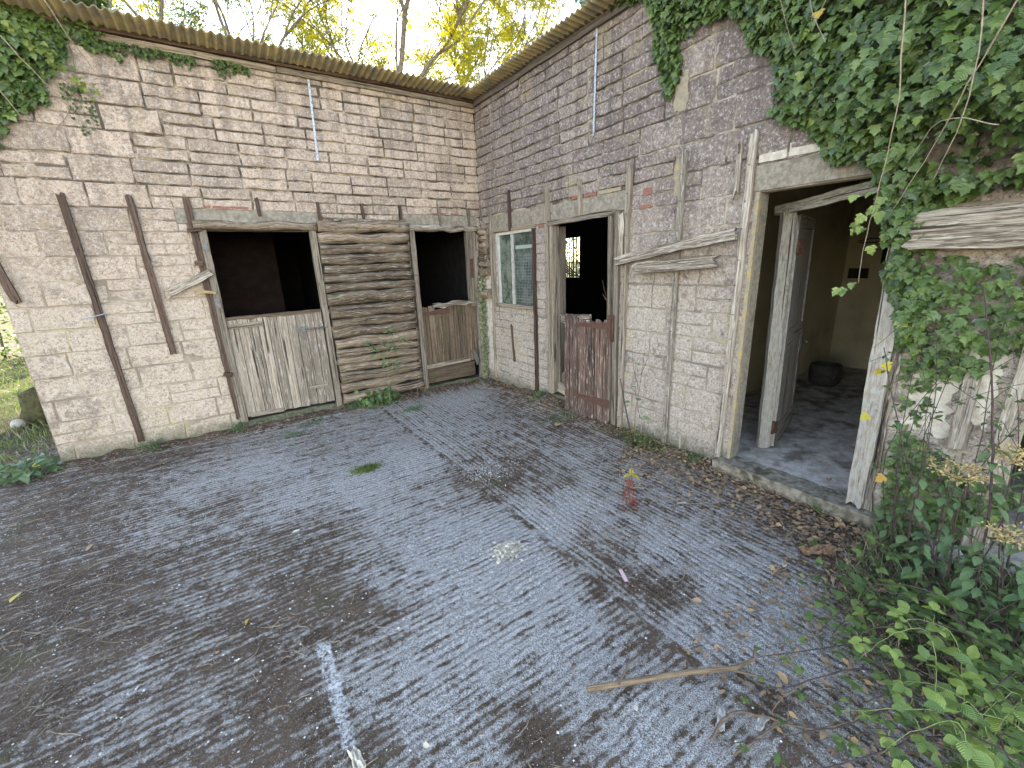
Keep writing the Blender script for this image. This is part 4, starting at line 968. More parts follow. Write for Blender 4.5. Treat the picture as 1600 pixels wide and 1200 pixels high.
# a few yellowed leaves
ylw = MB()
for p in ((-.28, -5.03, 1.18), (-.26, -5.02, 1.14), (-.2, -4.99, .83), (-.55, -5.2, .62), (-.45, -4.5, 3.05), (-.75, -5.15, 2.85), (-.6, -4.75, 3.2)): ivy_leaf(ylw, V(p), V((-1, -.3, .2)), .055, R.random())
ylw.build('yellow_leaf_spray', L_YEL, iv)
# ivy at the left end
il = thing('ivy', 'dark shaded ivy spilling over the left roof corner', 'ivy', (-4.7, -.1, 0))
mb = MB(); ivy_sheet(mb, PL, [(3.75, 4.2), (3.85, 3.93), (4.1, 3.86), (4.25, 3.6), (4.35, 3.35), (4.55, 3.25), (4.75, 2.95), (5.05, 2.7), (5.1, 4.2)], 2400, lambda a, z: .08+.12*max(0, a-4.1), .045, .085)
over_roof(mb, 2200, -5.6, -3.75, -.45, .7, lambda x, y: 4.05-.14*y, .3)
for _ in range(500):
    x = R.uniform(-5.35, -4.95); z = R.uniform(2.3, 4.0); ivy_leaf(mb, V((x, R.uniform(-.25, .3), z)), V((-.3, -.8, .3)), R.uniform(.045, .08), R.random()*.6)
mb.build('foliage', L_IVY, il)
for pts in ([(-4.55, -.55, 3.9), (-4.4, -.4, 3.6), (-4.2, -.2, 3.3), (-4.12, -.08, 3.15)], [(-4.75, -.5, 3.7), (-4.55, -.3, 3.3), (-4.45, -.1, 3.0), (-4.45, -.06, 2.9)], [(-4.5, -.04, 3.75), (-4.38, -.03, 3.45), (-4.42, -.03, 3.25), (-4.36, -.03, 3.1)], [(-4.25, -.03, 3.5), (-4.2, -.03, 3.3), (-4.3, -.03, 3.15), (-4.36, -.03, 3.05)], [(-4.15, -.5, 4.05), (-4.05, -.3, 3.8), (-3.95, -.1, 3.6)]): vine(pts, .006, il)
mb = MB()
for i in range(70):
    u = R.random(); p = V((-4.42+.42*u, -.45+.35*u, 3.85-.42*u))+V((R.gauss(0, .03), R.gauss(0, .03), R.gauss(0, .03)))
    ivy_leaf(mb, p, V((0, -1, .3)), R.uniform(.035, .055), R.uniform(.6, .98))
mb.build('sun_toned_spray', L_GREEN, il)  # paler leaf colour stands in for sun striking this spray
mb = MB(); ivy_sheet(mb, PL, [(4.1, 3.45), (4.25, 3.5), (4.2, 3.2), (4.1, 3.05), (4.0, 3.2)], 70, .03, .02, .035); mb.build('small_leaf_spray', L_IVY, il)
ic = thing('creeping_ivy', 'thin line of small ivy creeping under the left fascia board', 'ivy', (-3.2, -.05, 3.85))
mb = MB()
for _ in range(360):
    a = R.uniform(2.7, 4.0); z = 3.885+.03*noise.noise(V((a*4, 0, 0)))-R.random()**2*.09*(1+noise.noise(V((a*6, 2, 0)))*1.5)
    if noise.noise(V((a*5, 7, 0))) < -.25: continue
    ivy_leaf(mb, V(PL(a, z, R.uniform(.03, .06))), V((0, -1, 0)), R.uniform(.025, .045), R.random()*.6)
mb.build('foliage', L_IVY, ic); vine([(-4.0, -.045, 3.89), (-3.6, -.045, 3.875), (-3.2, -.045, 3.885), (-2.7, -.045, 3.87)], .005, ic, M_STEM)
ib = thing('climbing_ivy', 'narrow column of small ivy beside the corner half door', 'ivy', (-.06, -.08, 0))
mb = MB()
for _ in range(800):
    z = R.random()**.8*1.62; wv = .05+.03*noise.noise(V((z*3, 0, 4))); a = R.gauss(0, wv*.6)
    p = V((-.08+a*.6, -.07-abs(a)*.7+.01, z+.04)); ivy_leaf(mb, p+V((-R.random()*.04, -R.random()*.04, 0)), V((-.7, -.7, 0)), R.uniform(.02, .04), R.random())
mb.build('foliage', mat_leaf('small_ivy_leaf', (.10, .12, .05), (.16, .18, .08), (.30, .28, .17), gloss=.6, trans=.2, veins=False), ib); vine([(-.07, -.08, .02), (-.08, -.07, .6), (-.06, -.09, 1.1), (-.07, -.08, 1.6)], .006, ib, M_STEM)
it = thing('hanging_ivy', 'loose pale ivy strands dangling over the corner of the two roofs', 'ivy', (-.1, -.25, 4.0))
for pts in ([(-.05, -.15, 4.2), (-.16, -.3, 4.18), (-.27, -.36, 4.06)], [(.0, -.2, 4.2), (-.12, -.28, 4.15), (-.14, -.3, 4.0)], [(-.1, -1.6, 4.15), (-.22, -1.75, 4.2), (-.2, -1.95, 4.12), (-.18, -2.2, 4.2)]): vine(pts, .004, it)

# brambles, weeds
def bramble_leaf(mb, p, d, size, rnd):
    d = V(d).normalized(); up = V((0, 0, 1)); sd_ = d.cross(up); sd_ = sd_.normalized() if sd_.length > .1 else V((1, 0, 0))
    tilt = V((R.gauss(0, .3), R.gauss(0, .3), 1)); st = p+d*size*.35
    for k, (dv, s_) in enumerate(((d, 1.0), (d*.35+sd_, .82), (d*.35-sd_, .82))):
        mb.leaf(st, dv+V((0, 0, R.uniform(-.25, .1))), tilt, size*s_, size*s_*.72, OVATE, fold=R.uniform(.1, .3), droop=R.uniform(.1, .35), rnd=min(.999, max(0, rnd+R.gauss(0, .12))), serr=.022)
def bramble(pts, par, n, size, tone, r=.0045, stem=None):
    o, S = vine(pts, r, par, stem or M_DSTEM, 'cane'); mb = MB(); N = len(S)
    for i in range(n):
        u = (i+.5)/n; k = min(N-2, int(u*(N-1))); p = S[k]; t = (S[k+1]-S[k]).normalized()
        side = t.cross(V((0, 0, 1))); side = side.normalized() if side.length > .1 else V((1, 0, 0)); side = side*(1 if i % 2 else -1)
        d = side+t*.5+V((0, 0, R.uniform(.1, .7))); sz = size*(1-.45*u)*R.uniform(.85, 1.15)
        pt = p+d.normalized()*sz*.9; mb.tube([p, (p+pt)/2+V((0, 0, .01)), pt], .0015, 4, cap=False)
        bramble_leaf(mb, pt, d, sz, tone+.45*u*R.random()+R.gauss(0, .08))
    mb.build('leaves', L_BRAM, par)
G1 = 'brambles spreading over the lower right corner'
def bt(label, loc): return thing('bramble', label, 'bramble', loc, G1)
b1_ = bt('leafy bramble arching over the extreme lower right corner', (-1.5, -5.95, 0))
b2_ = bt('low bramble creeping out over the concrete beside the long fallen stick', (-1.5, -5.6, 0))
b3_ = bt('dark bramble growing between the torn white sheet and the corner clump', (-.9, -5.6, 0))
for i in range(26):
    x = R.uniform(-1.7, -.9); y = R.uniform(-6.15, -5.72); a = R.uniform(1.4, 3.4); L = R.uniform(.3, .5); h = R.uniform(.12, .36)
    bramble([(x, y, 0), (x+cos(a)*L*.3, y+sin(a)*L*.3, h), (x+cos(a)*L*.75, y+sin(a)*L*.75, h*1.05), (x+cos(a)*L, y+sin(a)*L, h*.6)], b1_, R.randint(7, 10), R.uniform(.05, .08), R.uniform(.1, .7))
for i in range(6):
    x = R.uniform(-1.75, -1.25); y = R.uniform(-5.98, -5.68); a = R.uniform(1.2, 3.4); L = R.uniform(.2, .35); h = R.uniform(.3, .5)
    bramble([(x, y, .05), (x+cos(a)*L*.3, y+sin(a)*L*.3, h), (x+cos(a)*L*.7, y+sin(a)*L*.7, h*1.02), (x+cos(a)*L, y+sin(a)*L, h*.75)], b1_, R.randint(5, 7), R.uniform(.055, .075), R.uniform(.55, .9), .0016, M_GSTEM)
for pts, n, s in (([(-1.35, -5.75, .02), (-1.55, -5.62, .18), (-1.8, -5.5, .14), (-2.1, -5.28, .05)], 9, .045), ([(-1.3, -5.7, .02), (-1.5, -5.5, .2), (-1.75, -5.35, .16), (-1.9, -5.2, .05)], 9, .045), ([(-1.35, -5.8, .02), (-1.65, -5.7, .2), (-1.95, -5.55, .15), (-2.2, -5.35, .04)], 9, .042), ([(-1.2, -5.6, .02), (-1.3, -5.45, .15), (-1.5, -5.3, .12), (-1.65, -5.15, .04)], 8, .042)):
    bramble(pts, b2_, n, s, .15)
bramble([(-1.3, -6.0, .05), (-1.5, -5.85, .32), (-1.68, -5.68, .33), (-1.8, -5.5, .22)], b2_, 12, .035, .75, .0025, M_GSTEM)
for i in range(22):
    x = R.uniform(-1.0, -.2); y = R.uniform(-6.1, -5.25); a = R.uniform(2.0, 4.2); L = R.uniform(.25, .5); h = R.uniform(.1, .3)
    bramble([(x, y, 0), (x+cos(a)*L*.3, y+sin(a)*L*.3, h), (x+cos(a)*L*.8, y+sin(a)*L*.8, h*.9), (x+cos(a)*L, y+sin(a)*L, h*.5)], b3_, R.randint(7, 10), R.uniform(.045, .07), R.uniform(.0, .35))
# tall weeds with drooping leaves in front of the right wall
G2 = 'tall weeds in front of the whitewashed wall'
def weed(label, base, tip, bend, n, size, tone, r=.006, mat=L_WEED, stem=None, side=None, cat='weed', name='tall_weed'):
    t = thing(name, label, cat, base, G2); b_ = V(base); e = V(tip); m1 = b_.lerp(e, .35)+V(bend); m2 = b_.lerp(e, .7)+V(bend)*.8
    o, S = vine([b_, m1, m2, e], r, t, stem or M_DSTEM, 'stem'); mb = MB(); N = len(S)
    for i in range(n):
        u = .18+.82*(i+.5)/n; k = min(N-2, int(u*(N-1))); p = S[k]; a = R.uniform(0, 6.28)
        for q in (0, pi):
            d = V((cos(a+q), sin(a+q), R.uniform(-.1, .5))); sz = size*R.uniform(.7, 1.15)*(1.1-.5*u); st = p+d*sz*.4
            mb.tube([p, st], .0014, 4, cap=False)
            mb.leaf(st, d+V((0, 0, -.5)), V((d.x*.3, d.y*.3, 1)), sz, sz*.58, OVATE, fold=.2, droop=R.uniform(.2, .5), rnd=min(.999, max(0, tone+R.gauss(0, .15))), serr=.014)
    mb.build('leaves', mat, t); return t
weed('thin dark stemmed weed leaning left across the whitewashed plaster', (-.55, -5.58, 0), (-.45, -5.06, 1.3), (.0, .03, 0), 10, .055, .3)
weed('tall dark stemmed weed with bluish leaves at the right picture edge', (-.6, -5.63, 0), (-.65, -5.40, 1.65), (.0, -.06, 0), 16, .06, .1, .007, L_BRAM)
weed('broad leaved nettle hanging right of the dry seed head', (-.75, -5.78, 0), (-.75, -5.68, 1.0), (0, -.05, 0), 11, .095, .5, .006)
weed('leafy nettle growing against the foot of the door post', (-.35, -5.27, 0), (-.35, -5.2, .7), (0, 0, 0), 8, .055, .25)
weed('nettle with pale hanging leaves left of the dry seed head', (-.5, -5.38, 0), (-.5, -5.33, .85), (0, .02, 0), 10, .085, .55)
weed('low nettle between the torn white sheet and the wall', (-.3, -5.45, 0), (-.28, -5.4, .62), (0, 0, 0), 9, .07, .35)
weed('dense nettle under the dry seed head', (-.6, -5.55, 0), (-.6, -5.5, .65), (0, 0, 0), 10, .08, .25)
weed('short bushy nettle low at the right edge of the picture', (-.7, -5.85, 0), (-.75, -5.8, .7), (0, 0, 0), 10, .085, .15)
weed('tall weed in front of the dark right hand opening', (-.3, -5.7, 0), (-.3, -5.62, 1.35), (0, 0, 0), 12, .065, .2)
for k, (lab, bx, by, tx, ty, tz, n, sz, tn) in enumerate((
    ('bushy nettle filling the gap beside the rotten door post', -.30, -5.22, -.28, -5.18, .5, 8, .06, .35),
    ('leafy nettle directly left of the tan flower head', -.42, -5.45, -.40, -5.42, .78, 12, .07, .45),
    ('tall nettle directly right of the tan flower head', -.62, -5.62, -.62, -5.56, .95, 13, .08, .5),
    ('large leaved nettle low in front of the right hand post', -.8, -5.7, -.82, -5.62, .55, 11, .085, .4),
    ('dark nettle behind the torn white sheet', -.1, -5.35, -.12, -5.32, .7, 12, .06, .15),
    ('pale green nettle nearest the right picture edge', -.9, -5.86, -.92, -5.78, .75, 12, .08, .6),
    ('slender nettle rising over the lower wall plaster', -.22, -5.25, -.2, -5.2, .95, 12, .05, .3),
    ('dense low nettle in front of the dry seed head plant', -.7, -5.48, -.72, -5.44, .45, 11, .07, .3))):
    weed(lab, (bx, by, 0), (tx, ty, tz), (R.gauss(0, .015), R.gauss(0, .02), 0), n+4, sz, tn, .004)
rb = thing('bramble', 'dark bluish bramble scrambling up the right hand wall by the opening', 'bramble', (-.3, -5.5, 0), G1)
for i in range(12):
    y = R.uniform(-5.75, -5.2); z1_ = R.uniform(.8, 1.5); bramble([(R.uniform(-.35, -.15), y, 0), (-.25-R.random()*.1, y+R.uniform(-.08, .08), z1_*.5), (-.3-R.random()*.15, y+R.uniform(-.12, .12), z1_), (-.45-R.random()*.15, y+R.uniform(-.2, .25), z1_*.9)], rb, R.randint(8, 12), R.uniform(.035, .055), R.uniform(-.1, .3), .003)
def umbel(label, base, tip, r, n):
    t = thing('seed_head_plant', label, 'dried plant', base, G2); vine([base, V(base).lerp(V(tip), .5)+V((.01, .02, 0)), tip], .005, t, M_DSTEM, 'stem'); mb = MB()
    for i in range(14):
        a = i*2.4; q = r*sqrt((i+.5)/14); c = V(tip)+V((cos(a)*q, sin(a)*q, .03+R.uniform(-.02, .03))); mb.tube([tip, c], .0013, 4, cap=False)
        for k in range(n):
            d = V((R.gauss(0, 1), R.gauss(0, 1), R.gauss(.4, .6))).normalized(); mb.leaf(c+d*R.uniform(0, .03), d, (R.gauss(0, 1), R.gauss(0, 1), 1), R.uniform(.010, .018), .009, LANCE, rnd=R.random())
    mb.build('seed_head', L_TAN, t)
umbel('flat tan dried flower head standing above the nettles', (-.6, -5.5, 0), (-.5, -5.46, .70), .12, 26)
umbel('small tan dried flower head at the right edge below the dark opening', (-.6, -5.75, 0), (-.55, -5.62, .86), .07, 18)
umbel('ragged dried flower head low at the right edge', (-.7, -5.8, 0), (-.7, -5.68, .55), .07, 14)
# ground cover in the corner
def grass(mb, n, f, h0, h1, wv=.004):
    for _ in range(n):
        x, y = f(); h = R.uniform(h0, h1); a = R.uniform(0, 6.28); d = V((cos(a)*R.uniform(.1, .9), sin(a)*R.uniform(.1, .9), 1))
        mb.leaf((x, y, ground_h(x, y)-.003), d, (cos(a+1.5), sin(a+1.5), .2), h, wv*R.uniform(.7, 1.6), LANCE, fold=.2, droop=R.uniform(.2, .8))
mb = MB(); grass(mb, 3800, lambda: (-abs(R.gauss(0, .55)), R.uniform(-6.5, -5.15)), .04, .16); tag(mb.build('undergrowth', L_WEED), '', ''); 
ug = COL.objects[-1]
for k in ('label', 'category'): del ug[k]
ug['kind'] = 'stuff'
mb = MB(); grass(mb, 900, lambda: (-abs(R.gauss(.2, .5)), R.uniform(-6.3, -5.1)), .05, .2, .003); o = mb.build('dry_grass', L_STRAW); o['kind'] = 'stuff'
# tufts and small plants
G3 = 'small grass tufts along the wall foot'
def tuft(label, x, y, n, r, h, mat=L_WEED, name='grass_tuft', cat='grass tuft', w_=.005, z=0, group=G3):
    mb = MB(); grass(mb, n, lambda: (x+R.gauss(0, r), y+R.gauss(0, r*.6)), h*.4, h, w_); o = mb.build(name, mat, loc=(x, y, 0)); tag(o, label, cat, group); return o
tuft('bright mossy grass tuft alone on the open concrete', -2.55, -2.04, 900, .055, .05, L_GREEN, name='moss_tuft', group=None)
tuft('grass tuft at the foot of the long left batten', -4.3, -.10, 80, .06, .12)
tuft('grass tuft under the left post of the large half door', -3.5, -.10, 60, .04, .13)
tuft('grass tuft left of the ivy plant under the logs', -2.12, -.12, 160, .07, .14)
tuft('low green tuft in front of the log wall', -1.55, -.65, 260, .09, .05)
tuft('small mossy tuft in front of the large half door', -2.75, -.35, 220, .08, .035)
tuft('small mossy tuft on the dirty concrete left of the large half door', -3.0, -.6, 200, .09, .03)
tuft('grass tuft at the foot of the narrow doorway', -.14, -1.55, 90, .05, .12)
tuft('sparse grass tuft below the red half door', -.3, -2.2, 120, .12, .09)
tuft('grass tuft left of the pale door step', -.10, -3.78, 110, .06, .07)
tuft('small weed on the edge of the pale door step', -.12, -4.82, 30, .025, .10, w_=.012)
def rosette(label, x, y, n, L, mat=L_WEED, z=0, name='dock_plant', cat='weed', w_=.45, up=.8, tone=None):
    mb = MB()
    for i in range(n):
        a = i*2.4+R.uniform(-.3, .3); u = R.uniform(.2, 1); l = L*R.uniform(.6, 1); d = V((cos(a), sin(a), up*R.uniform(.2, 1.2)))
        st = V((x, y, z))+V((cos(a), sin(a), .5))*l*.25; mb.tube([(x, y, z), st], .002, 4, cap=False)
        mb.leaf(st, d, (R.gauss(0, .2), R.gauss(0, .2), 1), l, l*w_, DOCK, fold=.2, droop=R.uniform(.2, .6), rnd=(tone if tone is not None else .3)+R.uniform(-.2, .6)*.6)
    return tag(mb.build(name, mat, loc=(x, y, z)), label, cat)
mb = MB()
for i in range(95):
    a = R.uniform(0, 6.28); q = R.random()**.6; x = -5.26+cos(a)*q*.22; y = -.10+sin(a)*q*.2; h = R.uniform(.03, .17)*(1.2-q*.7); l = R.uniform(.06, .12); st = V((x, y, h))
    mb.tube([(x*.6-5.26*.4, y*.6-.1*.4, 0), st], .002, 4, cap=False); mb.leaf(st, (cos(a)+R.gauss(0, .5), sin(a)+R.gauss(0, .5), R.uniform(-.2, .7)), (R.gauss(0, .45), -.4+R.gauss(0, .4), 1), l, l*.72, DOCK, fold=.25, droop=R.uniform(.2, .7), rnd=R.uniform(.3, 1))
tag(mb.build('dock_plant', L_WEED, loc=(-5.26, -.1, 0)), 'broad leaved green dock at the outer left corner of the wall', 'weed')
rosette('small green dock against the left wall base', -4.25, -.12, 9, .12, tone=.5)
rosette('tiny leafy weed under the large half door', -2.6, -.16, 6, .09, tone=.6)
rosette('low broad weed in the leaf litter right of the doorstep', -.55, -4.95, 10, .07, L_BRAM)
fl = thing('flowering_weed', 'low green weed with tiny yellow flowers at the wall foot', 'weed', (-.2, -3.25, 0))
mb = MB()
for _ in range(420):
    x = -.16+R.gauss(0, .07)-.0; y = -3.25+R.gauss(0, .13); d = V((R.gauss(0, 1), R.gauss(0, 1), R.uniform(.2, 1.4)))
    mb.leaf((x, y, R.uniform(0, .11)), d, (0, 0, 1), R.uniform(.02, .035), .014, OVATE, rnd=R.random())
mb.build('leaves', L_IVY, fl)
for k in range(8):
    mb = MB(); c = V((-.18+R.gauss(0, .06), -3.22+R.gauss(0, .13), .12+R.uniform(0, .04))); mb.tube([c-V((0, 0, .08)), c], .0012, 4, cap=False)
    for i in range(7): mb.leaf(c, (cos(i*.9), sin(i*.9), .3), (0, 0, 1), .012, .009, OVATE, rnd=.3)
    mb.build('flower', L_YEL, fl)
# dark ivy clump and sapling at the foot of the logs
ip = tag((lambda mb: ([ivy_leaf(mb, V((-1.82+R.gauss(0, .12), -.16+R.gauss(0, .05), abs(R.gauss(.06, .07)))), V((0, -.8, .5)), R.uniform(.045, .075), R.random()*.5) for _ in range(240)], mb.build('low_ivy', L_IVY, loc=(-1.82, -.16, 0)))[1])(MB()), 'dark low ivy clump at the foot of the log cladding', 'ivy')
sp = thing('sapling', 'slim green sapling with feathery leaves before the log cladding', 'sapling', (-1.72, -.25, 0))
for pts in ([(-1.72, -.25, 0), (-1.71, -.27, .4), (-1.69, -.30, .8), (-1.64, -.33, 1.0)], [(-1.70, -.28, .6), (-1.8, -.3, .75), (-1.88, -.33, .86)], [(-1.69, -.3, .7), (-1.6, -.33, .82), (-1.5, -.35, .88)]): vine(pts, .004, sp, M_GSTEM, 'stem')
mb = MB()
for c in ((-1.64, -.33, 1.0), (-1.88, -.33, .86), (-1.5, -.35, .88), (-1.82, -.3, .75), (-1.7, -.3, .85), (-1.58, -.33, .8), (-1.75, -.3, .62), (-1.62, -.31, .6)):
    for i in range(9): d = V((R.gauss(0, 1), R.gauss(0, .6), R.gauss(0, .5))); mb.leaf(V(c)+d*.02, d, (R.gauss(0, .4), -.5, 1), R.uniform(.06, .10), .03, LANCE, rnd=R.uniform(.5, 1), droop=.3)
mb.build('leaves', L_WEED, sp)
bs = thing('bare_shoots', 'bare brown shoots rising from dry litter beside the corner half door', 'dry plant', (-1.3, -.3, 0))
for pts in ([(-1.35, -.3, 0), (-1.32, -.3, .2), (-1.22, -.32, .42)], [(-1.4, -.28, 0), (-1.42, -.28, .2), (-1.38, -.3, .3)], [(-1.3, -.25, 0), (-1.33, -.3, .18), (-1.3, -.33, .28)]): vine(pts, .005, bs, M_STEM, 'stem')
dp = thing('dry_weed', 'thin dry upright weed with few pale leaves before the block wall', 'dry plant', (-.2, -3.2, 0))
for pts in ([(-.2, -3.2, 0), (-.22, -3.22, .4), (-.2, -3.26, .8), (-.22, -3.3, 1.2)], [(-.21, -3.23, .6), (-.22, -3.17, .8), (-.22, -3.15, .95)], [(-.21, -3.25, .75), (-.23, -3.33, .9), (-.23, -3.36, 1.0)], [(-.2, -3.26, .3), (-.22, -3.2, .6), (-.2, -3.18, .9)]): vine(pts, .0035, dp, M_STEM, 'stem')
mb = MB()
for c, s in (((-.22, -3.15, .45), .09), ((-.2, -3.27, .5), .09), ((-.22, -3.2, .62), .05), ((-.22, -3.3, .35), .1), ((-.22, -3.2, .85), .05)): mb.leaf(c, (0, R.choice((-1, 1)), -.1), (-1, 0, .5), s, s*.35, LANCE, rnd=.7)
mb.build('leaves', L_WEED, dp)
mb = MB(); mb.tube([(-.25, -3.24, 0), (-.16, -3.05, .3), (-.1, -2.9, .62)], [.008, .007, .004], 6); tag(mb.build('leaning_stick', M_DSTEM, loc=(-.25, -3.24, 0)), 'dark thin stick leaning against the post of the red half door', 'stick')
tw = thing('dry_twig', 'bare branching twig standing up inside the narrow doorway', 'twig', (.0, -2.52, 1.1))
for pts in ([(.02, -2.62, 1.15), (.02, -2.58, 1.35), (.02, -2.5, 1.6)], [(.02, -2.58, 1.33), (.0, -2.6, 1.45)], [(.02, -2.56, 1.4), (.02, -2.50, 1.46)]): vine(pts, .004, tw, M_STEM, 'stem')
rd = thing('red_dock', 'dried rust red dock stalk with yellow leaves on the concrete', 'dry plant', (-1.11, -3.93, 0))
vine([(-1.11, -3.93, 0), (-1.11, -3.93, .15), (-1.10, -3.94, .38)], .005, rd, M_STEM, 'stem')
mb = MB()
for _ in range(260):
    z = R.uniform(.0, .24); r_ = .075*(1-z/.34); a = R.uniform(0, 6.28); mb.leaf((-1.11+cos(a)*r_*R.random(), -3.93+sin(a)*r_*R.random(), z), (cos(a)*.6, sin(a)*.6, R.uniform(-.4, 1)), (0, 0, 1), R.uniform(.015, .03), .008, LANCE, rnd=R.random())
mb.build('dried_flowers', L_RED, rd)
mb = MB()
for d in ((1, 0, .3), (-1, .3, .4), (.3, -1, .2), (.6, .6, .9)): mb.leaf((-1.105, -3.935, .27), d, (0, 0, 1), .065, .035, OVATE, rnd=R.random(), droop=.5)
mb.build('yellow_leaf', L_YEL, rd)

# ------------------------------------------------------------------ loose things on the ground
fb = thing('fallen_branch', 'long pale bare stick with a forked tip lying on the concrete', 'branch', (-2.0, -5.0, .02))
mb = MB(); mb.tube([(-2.37, -4.80, .022), (-2.15, -4.91, .026), (-1.95, -5.01, .03), (-1.77, -5.12, .032), (-1.68, -5.15, .05), (-1.64, -5.13, .09)], [.012, .0125, .011, .010, .007, .003], 10, rough=.22)
mb.build('main_stem', mat_wood('peeled_stick', (.38, .26, .155), (.15, .095, .055)), fb)
mb = MB(); mb.tube([(-2.25, -4.87, .03), (-2.14, -4.83, .04), (-2.02, -4.82, .03)], [.007, .005, .003], 6); mb.build('side_twig', M_STEM, fb)
mb = MB(); mb.tube([(-1.80, -5.10, .03), (-1.72, -5.2, .025), (-1.7, -5.24, .02)], [.007, .005, .003], 6); mb.build('side_twig', M_STEM, fb)
cv = thing('curled_twig', 'dark curled twig lying under the bramble tips', 'twig', (-1.95, -5.4, .0))
vine([(-2.12, -5.22, .01), (-1.98, -5.22, .04), (-1.9, -5.3, .05), (-1.8, -5.42, .04), (-1.62, -5.5, .02)], .007, cv, M_STEM, 'stem'); vine([(-2.1, -5.3, .01), (-1.95, -5.33, .03), (-1.8, -5.36, .02)], .005, cv, M_STEM, 'stem')
# pale crumbled leaf remains
mb = MB()
for _ in range(520):
    a = R.uniform(0, 6.28); q = abs(R.gauss(0, .5)); x = -2.13+cos(a)*q*.11; y = -3.80+sin(a)*q*.085; a2 = R.uniform(0, 6.28); d = V((cos(a2), sin(a2), R.uniform(-.1, .25)))
    mb.leaf((x, y, R.uniform(.003, .02)), d, (R.gauss(0, .4), R.gauss(0, .4), 1), R.uniform(.012, .035), R.uniform(.008, .022), OVATE, fold=R.uniform(-.5, .5), droop=R.uniform(-.3, .5), rnd=R.random())
tag(mb.build('withered_leaf_heap', L_PALE, loc=(-2.14, -3.8, 0)), 'flat tan heap of withered leaf scraps on the open concrete', 'leaf heap')
mb = MB(); mb.plank((-1.685, -4.365, .014), (-1.725, -4.45, .008), .022, .002, (0, 0, 1), wob=.001, seg=4); tag(mb.build('plastic_strip', M_STRIPP, loc=(-1.7, -4.4, 0)), 'small pale pink strip lying on the concrete', 'strip')
def crumple(name, c, sx, sy, h, label, mat, ang=0, n=9, cat='scrap'):
    mb = MB(); q = len(mb.v); sdv = R.uniform(0, 50)
    for j in range(n+1):
        for i in range(n+1):
            u, v = i/n-.5, j/n-.5; e = 1+.35*noise.noise(V((u*3+sdv, v*3, 0)))
            x, y = u*sx*e, v*sy*e; mb.v.append((c[0]+x*cos(ang)-y*sin(ang), c[1]+x*sin(ang)+y*cos(ang), c[2]+h*(.55+noise.noise(V((u*4+sdv, v*4, 3)))*.9)))
    for j in range(n):
        for i in range(n): k = q+j*(n+1)+i; mb.face([k, k+1, k+n+2, k+n+1], [(0, 0)]*4, .5)
    o = mb.build(name, mat, loc=(c[0], c[1], 0)); sm = o.modifiers.new('s', 'SOLIDIFY'); sm.thickness = .003; return tag(o, label, cat)
crumple('torn_sheet', (-.12, -5.42, .05), .26, .12, .09, 'torn off white sheet lying in the weeds by the wall', M_SHEETW, .9)
crumple('paper_scrap', (-2.02, -5.2, .012), .09, .03, .015, 'small white scrap between the stick and the curled twig', M_SHEETW, .5)
crumple('paper_scrap', (-1.9, -5.3, .012), .08, .025, .015, 'narrow white scrap under the bramble tips', M_SHEETW, .1)
crumple('bark_piece', (-.62, -4.98, .02), .2, .07, .05, 'brown curled bark piece in the litter before the torn sheet', mat_simple('bark_brown', (.20, .11, .06), (.32, .19, .11), 40), -.6)
crumple('rag', (-3.27, -4.50, .01), .035, .12, .03, 'pale twisted rag at the end of the white line', L_PALE, .1)
crumple('bark_piece', (-4.15, -.62, .015), .28, .035, .02, 'long flat brown bark strip near the left wall', M_STEM, .25)
crumple('bark_piece', (-4.9, -.75, .015), .2, .03, .02, 'flat brown bark strip by the outer left corner', M_STEM, .1)
crumple('wood_chip', (-.47, -2.33, .02), .07, .04, .02, 'pale broken wood chip on the litter before the red half door', W_YEL, .1)
bl = MB(); bl.blob((-5.80, 1.85, .09), (.07, .07, .065), n=16, amp=.04); tag(bl.build('old_ball', M_SHEETW, loc=(-5.80, 1.85, 0)), 'white dirty ball lying outside beyond the left wall end', 'ball')
st = MB(); st.tube([(-5.62, 2.2, -.02), (-5.60, 2.2, .2), (-5.58, 2.2, .38), (-5.56, 2.2, .44)], [.30, .25, .20, .10], 16, rough=.2); tag(st.build('mossy_stump', mat_simple('dark_moss', (.045, .04, .018), (.08, .07, .03), 20, 1, .02), loc=(-5.6, 2.2, 0)), 'dark mossy mound like stump just behind the left wall end', 'stump')
# single larger leaves
G4 = 'single fallen leaves on the concrete'
LV = [(-4.73, -2.45, 'yellow pointed leaf at the left picture edge', L_YEL, .09), (-4.44, -1.98, 'orange leaf on the soil left of centre', L_DRY, .07), (-3.57, -3.44, 'small yellow leaf above the white line', L_YEL, .035), (-3.0, -4.01, 'small orange leaf right of the white line', L_DRY, .03), (-3.27, -2.72, 'pale curled leaf on the soil patch above the white line', L_PALE, .06), (-1.54, -4.75, 'brown leaf on the soil streak right of the pink strip', L_DRY, .055), (-.75, -4.19, 'tan crumpled leaf near the red dried dock', L_PALE, .09), (-2.26, -4.98, 'tiny pale leaf just below the long stick', L_PALE, .035), (-.89, -4.92, 'tan leaf at the edge of the litter by the brown bark', L_PALE, .05), (-1.86, -5.04, 'upright orange leaf leaning on the long stick', L_DRY, .05), (-3.04, -4.58, 'small tan wood flake at the bottom centre', L_PALE, .035), (-1.64, -5.28, 'tan curled leaf right of the stick tip', L_DRY, .06), (-1.35, -2.2, 'small orange leaf between the grit patch and the narrow doorway', L_DRY, .04), (-2.5, -.9, 'small tan leaf in front of the log cladding', L_DRY, .05)]
